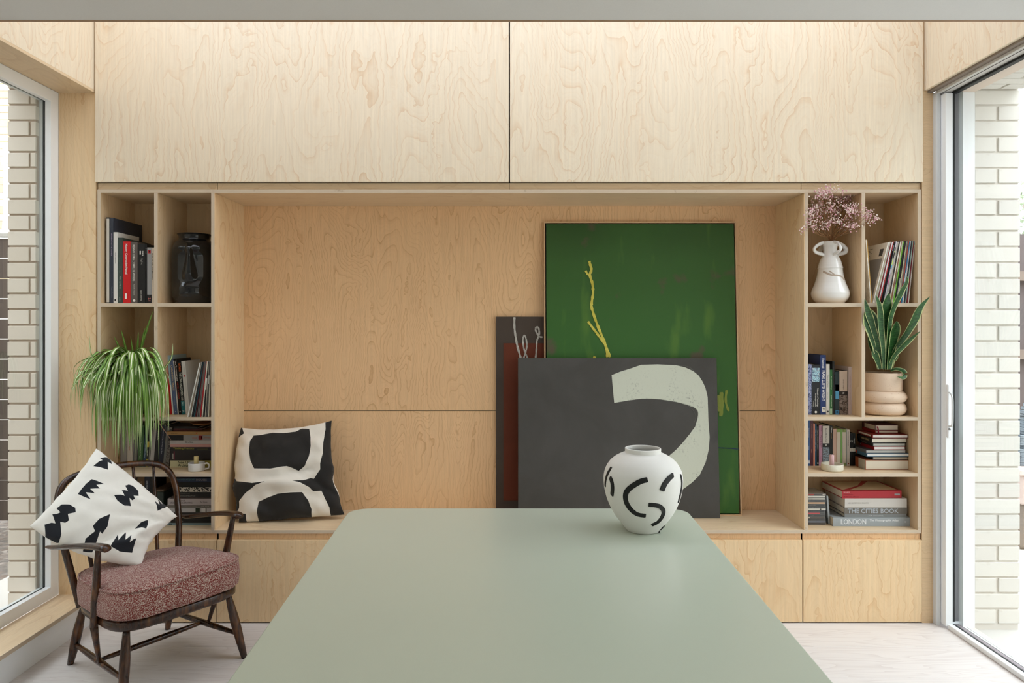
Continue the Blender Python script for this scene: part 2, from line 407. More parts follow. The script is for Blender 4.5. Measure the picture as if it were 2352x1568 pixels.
for k in range(44):      # brick soffit of the lintel running towards the camera
    yy = YB-.012-.0715*k
    if yy < 1.0: break
    for a in ((2.219, 2.434),) if k % 2 else ((2.219, 2.319), (2.334, 2.434)):
        box('brick', a[0], a[1], yy-.062, yy, SOF-.012, SOF+.09, BRK, wro, bev=.0015)
box('mortar', 2.2185, 2.430, DY0, YB+.006, SOF-.004, 3.2, MORR, wro)
wlo = empty('wall_left_outer', (-2.33, YB, 0), kind='structure')
bricks(wlo, -2.392, 2.466+.15, 36, True, BRL, (-2.5, -2.2585))
MORL = mat('b5a596', .9, .1)
box('mortar', -2.388, -2.2585, YB+.007, YB+.3, -.05, 3.0, MORL, wlo)
box('lintel', -2.40, -2.301, -3.4, YB+.006, SOF+.05, 3.2, mat('a59c92', .8), wlo)
# ground outside
def grav_mat():
    k = NT('leafy_gravel'); tcn = k.n('TexCoord')
    v = k.n('TexVoronoi', {'Vector': tcn.outputs['Object'], 'Scale': 28.0}); 
    c = k.ramp(k.n('SeparateColor', {0: v.outputs['Color']}).outputs[0], [(0, '6d6660'), (.4, '8b8178'), (.75, '77685e'), (1.0, 'a59a8f')])
    return k.out(c, .9, .2, v.outputs['Distance'], .02, .6)
box('patio', 2.2181, 8, -3, 5.25, -.06, -.001, mat('c6c2bb', .8, .2, 'pale_concrete'), kind='structure')
box('path', -2.9, -2.2705, -3, 5.0, -.06, -.001, mat('c9c2b8', .8), kind='structure')
box('ground', -9, -2.901, -3, 9.0, -.06, -.004, grav_mat(), kind='structure')
box('ground', -2.2, 8, 5.26, 9.0, -.06, -.004, grav_mat(), kind='structure')
# fence left: horizontal boards
FD = mat('5b5049', .8, .2, 'dark_fence')
f1 = empty('board_fence', (-4.2, 5.0, 0), label='dark horizontal board fence beyond the left window pier', cat='fence')
for k in range(14):
    z = .05+k*.145; box('board', -6.4, -2.3, 5.0+random.uniform(0, .004), 5.022, z, z+.138, FD, f1)
for x in (-6.3, -4.9, -3.45, -2.4): box('post', x, x+.08, 5.03, 5.11, -.001, 2.1, FD, f1)
box('capping', -6.4, -2.3, 4.985, 5.05, 2.085, 2.11, mat('b5b0a8', .7), f1)
f2 = empty('upright_board_fence', (5, 5.25, 0), label='dark upright board fence with a pale rail beyond the right door pier', cat='fence')
for k in range(36):
    x = 2.3+k*.12; box('board', x, x+.115, 5.2+(k % 2)*.012, 5.215+(k % 2)*.012, -.001, 2.13, mat('6a5f5e', .8), f2)
for z in (.55, 1.2, 1.78): box('rail', 2.3, 6.6, 5.14, 5.199, z, z+.07, mat('8b7b70', .8), f2)
# neighbouring yellow-brick house on the left
hs = empty('neighbour_house', (-6.4, 8.0, 0), label='pale yellow brick house wall behind the left fence', cat='house')
HB = brick_mat('stock_brick', 'e3d1ae', 'd0b68e'); 
box('wall', -8.4, -3.2, 8.012, 8.2, 0, 6.5, mat('ddd5c8', .9), hs)
mb = []
for k in range(46):
    z = 1.9+k*.083
    for q in range(5):
        x = -6.45+(k % 2)*.115+q*.235
        box('brick', x, x+.222, 8.0, 8.012, z, z+.071, HB, hs)
box('window_ledge', -6.45, -5.3, 7.9, 7.999, 2.16, 2.24, mat('e9e6e0', .6), hs)
dp = empty('drainpipe', (-5.63, 7.80, 2.25), label='white drainpipe bending down the yellow brick house', cat='pipe')
tube('pipe', crom([(-.22, .03, .02), (-.1, .03, .1), (0, .03, .34), (0, .03, 1.2)], 5), .055, mat('efefec', .5), dp, 10)
for z in (.62, 1.0): tube('collar', [(0, .03, z), (0, .03, z+.05)], .068, mat('efefec', .5), dp, 10)
GW = brick_mat('garden_wall_brick', 'b5a890', 'a8987e')
box('sky_blocker_left', -4.9, -4.6, -9, 4.9, -.004, 4.3, matte0('left_blocker_render', 'a39a8c'), label='added unseen wall blocking sky light left of the left window', cat='wall')  # unseen wall added to shade the outside on the left
box('sky_blocker_right', 6.6, 6.9, -9, 5.1, -.001, 2.7, matte0('right_blocker_render', 'bdb6aa'), label='added unseen wall blocking sky light out beyond the sliding door', cat='wall')  # unseen wall added to cut the sky light reaching the door
wbx = empty('wall_sky_blocker', (0, -4, 0), kind='structure')  # unseen mass added behind the camera to block sky light on the piers
box('masonry', -9, 9, -4.3, -3.9, 0, 5.6, matte0('rear_blocker_render', 'a89e90'), wbx)
# bush and pots on the right
def leafcloud(name, c, r, n, m, size, parent=None):
    vs, fs = [], []
    for _ in range(n):
        d = Vector((random.gauss(0, 1), random.gauss(0, 1), random.gauss(0, 1))).normalized()
        p = Vector(c)+Vector((d.x*r[0], d.y*r[1], d.z*r[2]))*random.random()**.4
        u = Vector((random.gauss(0, 1), random.gauss(0, 1), random.gauss(0, 1))).normalized(); v = u.orthogonal().normalized()
        i = len(vs); vs += [p-u*size, p+v*size*.45, p+u*size, p-v*size*.45]; fs.append((i, i+1, i+2, i+3))
    return obj(name, mesh(name, vs, fs, m), parent)
bs = empty('garden_bush', (4.6, 6.1, 0), label='loose twiggy bush showing above the right-hand fence', cat='bush')
lf = leafcloud('foliage', (0, 0, 2.15), (.55, .35, .62), 1500, mat('8f9a7c', .7), .03, bs); lf['kind'] = 'stuff'
for k in range(26):
    a = random.uniform(0, 6.28); q = random.random()
    tube('twig', crom([(0, 0, -.001), (.05*math.cos(a), .05*math.sin(a), .9), (.3*q*math.cos(a), .3*q*math.sin(a), 1.9), (.55*math.cos(a), .4*math.sin(a), 2.2+.6*(1-q))], 3), [.012]*6+[.006]*3+[.002], mat('8a7a6e', .8), bs, 5)
box('garden_post', 3.30, 3.62, 4.5, 4.8, -.001, .30, mat('8e8074', .8), bev=.02, label='rough brown stone block under the pink trough on the patio', cat='block')
tr_ = empty('trough_planter', (3.5, 4.62, .30), label='pinkish trough planter standing on the brown stone block', cat='planter')
box('body', 3.28, 3.72, 4.46, 4.78, .3005, .49, mat('d1bcb2', .6), tr_, bev=.01)
box('rim', 3.26, 3.74, 4.44, 4.80, .4905, .53, mat('ddcac0', .6), tr_, bev=.006)
def slate_mat():
    k = NT('slate'); tcn = k.n('TexCoord'); v = k.n('VectorMath', {0: tcn.outputs['Object'], 1: (8, 8, 60)}, operation='MULTIPLY').outputs[0]
    n1 = k.n('TexNoise', {'Vector': v, 'Scale': 1.0, 'Detail': 4.0}).outputs['Fac']
    return k.out(k.ramp(n1, [(.3, '5f676d'), (.6, '9aa4ab'), (.8, 'c9d0d4')]), .5, .5, n1, .01, .6)
st_ = empty('slate_pile', (3.5, 4.62, .531), label='pile of grey slates rising out of the pink trough', cat='stones')
SLT = slate_mat()
for k in range(20):
    a = .16*(1-(k/24)**2); z = .5312+k*.0225
    box('slate', 3.5-a+random.uniform(-.02, .02), 3.5+a, 4.55, 4.55+a, z, z+.021, SLT, st_, bev=.004)
# ------------------------------------------------------------------ joinery
K = F/YF
def jx(px): return (px-CX)/K
def jz(py): return EYE-(py-CY)/K
T = .018
def bookcase(x0, x1, xd, label):
    r = empty('bookcase', ((x0+x1)/2, YF, jz(1225)), label=label, cat='bookcase')
    z0, z1 = jz(1224.5), jz(434.5)
    box('side_panel', x0, x0+T-.002, YF, YS, z0, z1-.0002, [PLYS, EDV], r, edge='f')
    box('side_panel', x1-T+.002, x1, YF, YS, z0, z1-.0002, [PLYS, EDV], r, edge='f')
    xi0, xi1 = x0+T-.0018, x1-T+.0018
    box('top_panel', xi0, xi1, YF, YS, jz(442.5), z1, [PLYX, EDH], r, edge='f')
    for a, b in ((958, 965.5), (1086.5, 1094.5), (1217.2, 1224.5)):
        box('shelf', xi0, xi1, YF, YS, jz(b), jz(a), [PLYX, EDH], r, edge='f')
    box('shelf', xi0, xd-.0086, YF, YS, jz(703.8), jz(696), [PLYX, EDH], r, edge='f')
    box('shelf', xd+.0086, xi1, YF, YS, jz(703.8), jz(696), [PLYX, EDH], r, edge='f')
    box('divider', xd-.0085, xd+.0085, YF, YS, jz(957.8), jz(442.7), [PLYS, EDV], r, edge='f')
    box('back_panel', x0, x1, YS+.0002, YS+.012, z0, z1, PLYS, r)
    return r
XL0, XL1 = jx(223.6), jx(492.5)
XR0, XR1 = jx(1848.5), jx(2115.5)
bookcase(XL0, XL1, jx(358), 'open plywood bookcase left of the seating alcove, holding the trailing plant')
bookcase(XR0, XR1, jx(1983), 'open plywood bookcase right of the seating alcove, holding the pink dried flowers')
al = empty('seating_alcove', (0, YF, jz(1225)), label='wide plywood seating alcove in the middle with the cushion and the leaning canvases', cat='alcove')
nx0, nx1 = XL1+.0005, XR0-.0005
zb = jz(1216.6); ztn = jz(443.2)
box('bench_top', nx0, nx1, YF-.004, YN, zb-T+.002, zb, [PLYX, EDH], al, edge='f')
box('top_panel', nx0, nx1, YF-.003, YN, ztn, ztn+T-.0005, [PLYX, EDH], al, edge='f')
box('side_lining', nx0, nx0+.003, YF, YN, zb+.0005, ztn-.0005, PLY, al)
box('side_lining', nx1-.003, nx1, YF, YN, zb+.0005, ztn-.0005, PLY, al)
zsp = EYE-(943-CY)*YN/F
box('back_panel', nx0, nx1, YN+.0005, YN+.012, zsp+.0018, ztn, PLYN, al)
box('back_panel', nx0, nx1, YN+.0005, YN+.012, zb, zsp-.0018, PLYN, al)
# upper cabinets
for a, b, lb in ((221.5, 1169, 'upper wall cabinet left of the centre joint, tall pale plywood door'), (1171, 2117.2, 'upper wall cabinet right of the centre joint, tall pale plywood door')):
    u = empty('upper_cabinet', (jx((a+b)/2), YF, jz(420)), label=lb, cat='cabinet')
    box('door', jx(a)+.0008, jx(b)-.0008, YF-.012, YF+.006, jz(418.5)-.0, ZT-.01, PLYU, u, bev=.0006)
    box('carcass', jx(a)+.004, jx(b)-.004, YF+.0066, YF+.36, jz(419), ZT-.01, DARK, u)
    segs = ((222, 496.6), (498, 1169.6)) if a < 500 else ((1170.4, 1841.5), (1843, 2116.8))
    for c, d in segs: box('finger_rail', jx(c), jx(d), YF+.012, YF+.03, jz(434.3), jz(419.2), PLYX, u)
# base cabinets
for a, b, lb in ((222.5, 497.3, 'low cupboard under the left bookcase behind the armchair'), (499, 1169.3, 'low cupboard under the alcove bench between armchair and table'),
                 (1170.7, 1842.3, 'low cupboard under the alcove bench right of the table'), (1844.5, 2116.8, 'low cupboard under the right bookcase beside the sliding door')):
    u = empty('base_cabinet', (jx((a+b)/2), YF, 0), label=lb, cat='cabinet')
    box('door', jx(a)+.0006, jx(b)-.0006, YF-.004, YF+.014, jz(1427.3), jz(1239.5), PLY, u, bev=.0006)
    box('carcass', jx(a)+.003, jx(b)-.003, YF+.0145, YS, .012, jz(1241), DARK, u)
    box('finger_rail', jx(a)+.002, jx(b)-.002, YF+.012, YF+.0144, jz(1241), jz(1224.9), PLYN, u)
    box('plinth', jx(a), jx(b), YF+.02, YF+.04, 0, .0118, DARK, u)
# ------------------------------------------------------------------ table
def sage_mat():
    k = NT('sage_linoleum'); tcn = k.n('TexCoord')
    n1 = k.n('TexNoise', {'Vector': tcn.outputs['Object'], 'Scale': 700.0, 'Detail': 2.0}).outputs['Fac']
    c = k.mix(n1, lin('b9c1b0'), lin('c3cab9')); return k.out(c, .30, .55, n1, .0003, .1)
SAGE = sage_mat()
ZTAB = .74
def table_outline(inset=0.0):
    yf, yn = 2.716-inset, -.15+inset
    L = lambda y: -.513-.0378*y+inset; R = lambda y: .612+.0262*y-inset
    pts = []; r = .075
    def corner(cx, cy, a0, a1):
        for i in range(9):
            a = math.radians(a0+(a1-a0)*i/8); pts.append((cx+r*math.cos(a), cy+r*math.sin(a)))
    corner(R(yf)-r, yf-r, 0, 90); corner(L(yf)+r, yf-r, 90, 180); corner(L(yn)+r, yn+r, 180, 270); corner(R(yn)-r, yn+r, 270, 360)
    return pts
tb = empty('dining_table', (0, 1.3, 0), label='large sage green table with rounded corners in the foreground', cat='table')
rings = [(table_outline(.012), -.030), (table_outline(.004), -.018), (table_outline(0), -.004), (table_outline(.0015), -.0008), (table_outline(.004), 0)]
vs = [(x, y-1.3, ZTAB+z) for ring, z in rings for x, y in ring]; n = len(rings[0][0]); fs = []; mi = []
for i in range(4):
    for k in range(n): fs.append((i*n+k, i*n+(k+1) % n, (i+1)*n+(k+1) % n, (i+1)*n+k)); mi.append(1 if i < 2 else 0)
fs.append(tuple(range(4*n, 5*n))); mi.append(0); fs.append(tuple(range(n))[::-1]); mi.append(1)
obj('tabletop', mesh('tabletop', vs, fs, [SAGE, mat('6f6a5a', .6)], mi), tb)
for x in (-.38, .42):
    for yy in (.25, 2.3):
        tube('leg', [(x, yy-1.3, 0), (x, yy-1.3, ZTAB-.0305)], [.018, .026], mat('2b2a28', .5), tb, 14)
box('under_rail', -.42, .46, .24, .28, ZTAB-.075, ZTAB-.031, mat('2b2a28', .5), tb)
box('under_rail', -.42, .46, 2.27, 2.31, ZTAB-.075, ZTAB-.031, mat('2b2a28', .5), tb)
# ------------------------------------------------------------------ white vase with black strokes
def matte(name, a, b, sc, rough=.6, bs=.2):
    k = NT(name); tcn = k.n('TexCoord'); n1 = k.n('TexNoise', {'Vector': tcn.outputs['Object'], 'Scale': sc, 'Detail': 4.0}).outputs['Fac']
    return k.out(k.mix(n1, lin(a), lin(b)), rough, .35, n1, .0008, bs)
VY = 2.43; vs_ = VY/F/6.27
VW = matte('matte_white_ceramic', 'e2e0da', 'e8e6e1', 25, .6, .15)
vx = PX(1360+732/6.27, 1225, VY).x
vase = empty('vase', (vx, VY, ZTAB), label='large matte white vase with raised black curved strokes on the green table', cat='vase')
prof = [(1398, 225), (1380, 250), (1300, 307), (1200, 382), (1100, 445), (1000, 492), (900, 527), (800, 550), (700, 561), (600, 560), (500, 537), (400, 480), (330, 405), (280, 320), (258, 268), (246, 256), (195, 256), (188, 250)]
zof = lambda cy: (1398-cy)*vs_*.975
pr = [(0.001, 0)]+smoothprof([(r*vs_, zof(c)) for c, r in prof], 3)+[(240*vs_, zof(186)), (236*vs_, zof(195)), (238*vs_, zof(260)), (330*vs_, zof(310)), (480*vs_, zof(500)), (450*vs_, zof(1000)), (200*vs_, zof(1370)), (.0005, zof(1375))]
lathe('body', pr, VW, vase, 72)
outer = sorted([(1398-z/vs_/.975, r/vs_) for r, z in smoothprof([(r*vs_, zof(c)) for c, r in prof], 3)], reverse=True)
def rad_at(cy):
    for (a, ra), (b, rb) in zip(outer, outer[1:]):
        if b <= cy <= a: t = (cy-a)/(b-a); return ra+(rb-ra)*t
    return 225
def stroke_on(parent, pts, width, m, name='painted_stroke', radf=rad_at, zf=zof, cx0=732, sc=None, lift=.0022, crop=(1360, 1000, 6.27)):
    sc = sc or vs_; P = crom([Vector((a, b, 0)) for a, b in pts], 7); q = []
    for i, p in enumerate(P):
        tx, ty = crop[0]+p.x/crop[2], crop[1]+p.y/crop[2]; cx, cy = p.x, p.y
        for _ in range(20):   # find the point of the surface seen at this place of the photograph
            r = radf(cy); a = math.asin(max(-.995, min(.995, (cx-cx0)/r))); v = Vector((r*sc*math.sin(a), -r*sc*math.cos(a), zf(cy)))
            g_ = v+parent.location; ex = CX+F*g_.x/g_.y-tx; ey = CY-F*(g_.z-EYE)/g_.y-ty
            cx = max(cx0-r*.995, min(cx0+r*.995, cx-ex*crop[2]*.7)); cy -= ey*crop[2]*.7
        q.append(v)
    vs, fs = [], []; N = len(q)
    for i in range(N):
        t = (q[min(i+1, N-1)]-q[max(i-1, 0)]).normalized(); nn = Vector((q[i].x, q[i].y, 0)).normalized(); s = t.cross(nn).normalized()
        e = width/2*(.8 if i in (0, N-1) else 1)
        for off, up in ((-e, -.001), (-e, lift*.6), (-e*.8, lift), (e*.8, lift), (e, lift*.6), (e, -.001)): vs.append(q[i]+s*off+nn*up)
    for i in range(N-1):
        for k in range(5): fs.append((i*6+k, (i+1)*6+k, (i+1)*6+k+1, i*6+k+1))
    fs.append(tuple(range(6))); fs.append(tuple((N-1)*6+k for k in range(6))[::-1])
    return obj(name, mesh(name, vs, fs, m, smooth=False), parent)
BLK = mat('1b1b1a', .55, .3)
for pts, wd in (([(800, 635), (700, 660), (590, 722), (510, 790), (480, 870), (500, 975), (565, 1065), (655, 1125), (775, 1145)], .0135),
                ([(812, 993), (900, 998), (980, 1022), (1028, 1085), (1008, 1165), (945, 1235), (850, 1282)], .0118),
                ([(1168, 567), (1085, 645), (1035, 720), (1003, 795)], .0145), ([(258, 600), (288, 680), (295, 770), (283, 860)], .013),
                ([(280, 450), (222, 560), (196, 650), (190, 730)], .009), ([(1275, 560), (1290, 680), (1278, 800), (1240, 960)], .01),
                ([(1158, 1135), (1062, 1262), (960, 1385)], .009)):
    stroke_on(vase, pts, wd*1.3, BLK, 'raised_stroke')
# ------------------------------------------------------------------ leaning canvases
def canvas_frame(top_px, bot_px, yb, yt, zb_):
    """origin at bottom-left front corner; local x right, z up the canvas, -y towards the room"""
    return None
def plane_hit(px, py, o, n):
    d = Vector(((px-CX)/F, 1, -(py-CY)/F)); e = Vector((0, 0, EYE)); return e+d*((o-e).dot(n)/d.dot(n))
class Lean:
    def __init__(s, xl, yb, zb_, tilt):
        s.o = Vector((xl, yb, zb_)); s.t = tilt
        s.up = Vector((0, math.sin(tilt), math.cos(tilt))); s.n = Vector((0, -math.cos(tilt), math.sin(tilt)))
    def loc(s, px, py):
        p = plane_hit(px, py, s.o, s.n)-s.o; return (p.x, p.dot(s.up))
def paint_mat(name, a, b, c=None, sc=3.0, bs=.35, stretch=(1, 1, 1), rough=.6):
    k = NT(name); tcn = k.n('TexCoord'); v = k.n('VectorMath', {0: tcn.outputs['Object'], 1: stretch}, operation='MULTIPLY').outputs[0]
    n1 = k.n('TexNoise', {'Vector': v, 'Scale': sc, 'Detail': 6.0, 'Roughness': .6, 'Distortion': .6}).outputs['Fac']
    st = [(.3, a), (.62, b)]+([(.75, c)] if c else [])
    n2 = k.n('TexNoise', {'Vector': tcn.outputs['Object'], 'Scale': 60.0, 'Detail': 4.0}).outputs['Fac']
    return k.out(k.ramp(n1, st), rough, .3, n2, .001, bs)
def flat_poly(name, L, parent, pts, m, lift=.0008):
    """flat painted shape lying on a canvas"""
    P = [L.loc(*p) for p in pts]
    vs = [(x, -lift, z) for x, z in P]; n = len(vs)
    bm = bmesh.new(); f = bm.faces.new([bm.verts.new(v) for v in vs]); bm.normal_update()
    if f.normal.y > 0: f.normal_flip()
    bmesh.ops.triangulate(bm, faces=bm.faces[:])
    me = bpy.data.meshes.new(name); bm.to_mesh(me); bm.free(); me.materials.append(m)
    return obj(name, me, parent)
def flat_stroke(name, L, parent, pts, wd, m, lift=.001):
    P = crom([Vector((*L.loc(*p), 0)) for p in pts], 5); N = len(P); vs, fs = [], []
    for i in range(N):
        t = (P[min(i+1, N-1)]-P[max(i-1, 0)]).normalized(); s = Vector((-t.y, t.x, 0)); e = wd/2*(1+.18*math.sin(i*1.7)+.1*math.sin(i*3.1))
        for o_ in (-e, e):
            q = P[i]+s*o_; vs.append((q.x, -lift, q.y))
        q = P[i]; vs.append((q.x, -lift-.0006, q.y))
    for i in range(N-1):
        a, b = i*3, i*3+3; fs += [(a, a+2, b+2, b), (a+2, a+1, b+1, b+2)]
    return obj(name, mesh(name, vs, fs, m), parent)
c6 = lambda x, y: (1120+x/2.177, 480+y/2.177)
# green painting
G = Lean(PX(1251.5, 1180, 3.65).x, 3.65, zb+.0005, math.atan(.095/1.555))
xr, zr = G.loc(1690, 509)
gw, gh = xr+.001, zr
green = empty('green_painting', G.o, (-G.t, 0, 0), label='tall green abstract painting in a thin pale wooden frame, leaning at the back', cat='painting')
def green_mat():
    k = NT('green_oil_paint'); tcn = k.n('TexCoord'); ob = tcn.outputs['Object']
    n1 = k.n('TexNoise', {'Vector': ob, 'Scale': 2.0, 'Detail': 5.0, 'Distortion': .5}).outputs['Fac']
    n2 = k.n('TexNoise', {'Vector': ob, 'Scale': 5.5, 'Detail': 6.0}).outputs['Fac']
    n3 = k.n('TexNoise', {'Vector': k.n('VectorMath', {0: ob, 1: (9, 1, 2.2)}, operation='MULTIPLY').outputs[0], 'Scale': 1.0, 'Detail': 4.0}).outputs['Fac']
    z = k.n('SeparateXYZ', {0: ob}).outputs[2]
    base = k.ramp(k.n('MapRange', {0: k.math('ADD', z, k.math('MULTIPLY', n1, .5)), 1: .1, 2: 1.9, 3: 0, 4: 1}).outputs[0], [(0, '346427'), (.4, '38602a'), (.68, '27401c'), (1.0, '1f3216')])
    c = k.mix(k.n('MapRange', {0: n3, 1: .58, 2: .72, 3: 0, 4: .35}).outputs[0], base, lin('6b8f34'))
    c = k.mix(k.n('MapRange', {0: n2, 1: .62, 2: .70, 3: 0, 4: .75}).outputs[0], c, lin('5f4a42'))
    return k.out(c, .5, .35, n3, .002, .4)
box('canvas', G.o.x+.012, G.o.x+gw-.012, 3.650, 3.668, zb+.013, zb+gh-.012, green_mat(), None)
cv = bpy.data.objects['canvas']; cv.parent = green; cv.location = (gw/2, .011, gh/2)
FRP = mat('d9b48c', .5, .3, 'pale_frame_wood'); 
def bar(nm, x0, x1, z0, z1, parent, m, y0=0, y1=.022):
    return obj(nm, boxmesh(x1-x0, y1-y0, z1-z0, m), parent, ((x0+x1)/2, (y0+y1)/2, (z0+z1)/2))
bar('frame_bar', 0, .006, 0, gh, green, FRP); bar('frame_bar', gw-.006, gw, 0, gh, green, FRP)
bar('frame_bar', .0061, gw-.0061, 0, .006, green, FRP); bar('frame_bar', .0061, gw-.0061, gh-.006, gh, green, FRP)
bar('backing', .0062, gw-.0062, .0062, gh-.0062, green, DARK, .0205, .022)
YEL = paint_mat('yellow_stroke_paint', 'b9ad3a', 'd6cc5e', None, 20)
for pts, wd in (([(508, 260), (513, 280), (519, 305), (511, 330), (523, 370), (527, 420), (520, 470), (522, 500), (545, 570), (580, 655), (612, 740)], .0135),
                ([(490, 308), (500, 325), (512, 330)], .011), ([(502, 562), (530, 600), (560, 640), (590, 685), (598, 740)], .012), ([(528, 738), (540, 743)], .012)):
    flat_stroke('painted_stroke', G, green, [c6(*p) for p in pts], wd, YEL)
flat_stroke('painted_stroke', G, green, [c6(1150, 1192), c6(1180, 1194), c6(1215, 1196), c6(1258, 1200)], .005, mat('14304a', .5))
PY2 = mat('7f8c33', .5); 
for pts, wd in (([(1150, 930), (1160, 980), (1152, 1010)], .02), ([(1168, 915), (1172, 980), (1165, 1035)], .018), ([(1195, 905), (1190, 960), (1205, 1010)], .012)):
    flat_stroke('painted_stroke', G, green, [c6(*p) for p in pts], wd, PY2)
# grey canvas in front
Dk = Lean(PX(1190, 1187, 3.60).x, 3.60, zb+.0005, math.atan(.062/.823))
xr, zr = Dk.loc(1642.5, 822)
dw, dh = xr+.008, zr
grey = empty('grey_canvas', Dk.o, (-Dk.t, 0, 0), label='charcoal grey canvas with a pale green-white hooked shape, leaning in front', cat='painting')
obj('canvas', boxmesh(dw, .026, dh, paint_mat('charcoal_paint', '45433f', '4f4d4a', '434140', 3.0), .0015), grey, (dw/2, .0135, dh/2))
def speck():
    k = NT('pale_green_paint'); ob = k.n('TexCoord').outputs['Object']
    a = k.n('TexNoise', {'Vector': ob, 'Scale': 90.0, 'Detail': 4.0, 'Roughness': .7}).outputs['Fac']
    b = k.n('TexNoise', {'Vector': ob, 'Scale': 9.0, 'Detail': 3.0}).outputs['Fac']
    f = k.math('MULTIPLY', k.n('MapRange', {0: a, 1: .54, 2: .64, 3: 0, 4: 1}).outputs[0], k.n('MapRange', {0: b, 1: .5, 2: .68, 3: .05, 4: .8}).outputs[0])
    return k.out(k.mix(f, lin('cdd1c0'), lin('7c8078')), .6, .3)
hook = [(620, 830), (665, 812), (720, 795), (768, 778), (850, 776), (940, 780), (985, 790), (1025, 808), (1055, 832), (1072, 858), (1088, 890), (1100, 940), (1102, 1000), (1104, 1060), (1110, 1140), (1106, 1200), (1090, 1265), (1060, 1330), (1020, 1368), (970, 1405), (900, 1430), (800, 1440), (790, 1330), (850, 1290), (905, 1235), (940, 1205), (975, 1168), (1010, 1125), (1038, 1086), (1048, 1052), (1053, 1020), (1050, 1008), (1040, 995), (1000, 980), (940, 963), (870, 952), (820, 948), (770, 948), (700, 957), (633, 969), (626, 900)]
flat_poly('painted_hook_shape', Dk, grey, [c6(*p) for p in hook], speck())
for pts in ([(950, 782), (1000, 786), (1035, 812), (1060, 838)], [(880, 958), (960, 968), (1020, 985), (1046, 1010), (1052, 1040), (1038, 1075)], [(1002, 985), (1030, 1010), (1040, 1040), (1032, 1070)]):
    flat_stroke('pencil_line', Dk, grey, [c6(*p) for p in pts], .0008, mat('85857d', .7), .0012)
# brown canvas behind
Bn = Lean(PX(1139.5, 1170, 3.738).x, 3.738, zb+.0005, .006)
xr, zr = Bn.loc(1140, 727); bh = zr; bw = .62
brown = empty('brown_canvas', Bn.o, (-Bn.t, 0, 0), label='dark brown canvas with a rust red block, half hidden behind the green painting', cat='painting')
obj('canvas', boxmesh(bw, .018, bh, paint_mat('umber_paint', '453a33', '4b4038', None, 3.0), .001), brown, (bw/2, .0105, bh/2))
flat_poly('painted_block', Bn, brown, [(1156.5, 788), (1290, 788), (1290, 1149), (1156.5, 1149)], paint_mat('rust_paint', '5e2a17', '68301b', None, 4.0))
GS = paint_mat('chalk_grey_paint', '9a958d', 'c2beb6', None, 40)
for pts, wd in (([(134, 540), (134, 590), (140, 640), (150, 690), (166, 745)], .011), ([(180, 745), (190, 715), (196, 680), (190, 640), (182, 632), (176, 655), (182, 700), (200, 745)], .008),
                ([(240, 745), (244, 700), (246, 660), (258, 625), (255, 595), (244, 590), (240, 605), (256, 635), (275, 640)], .009)):
    flat_stroke('painted_stroke', Bn, brown, [c6(*p) for p in pts], wd, GS, .0016)
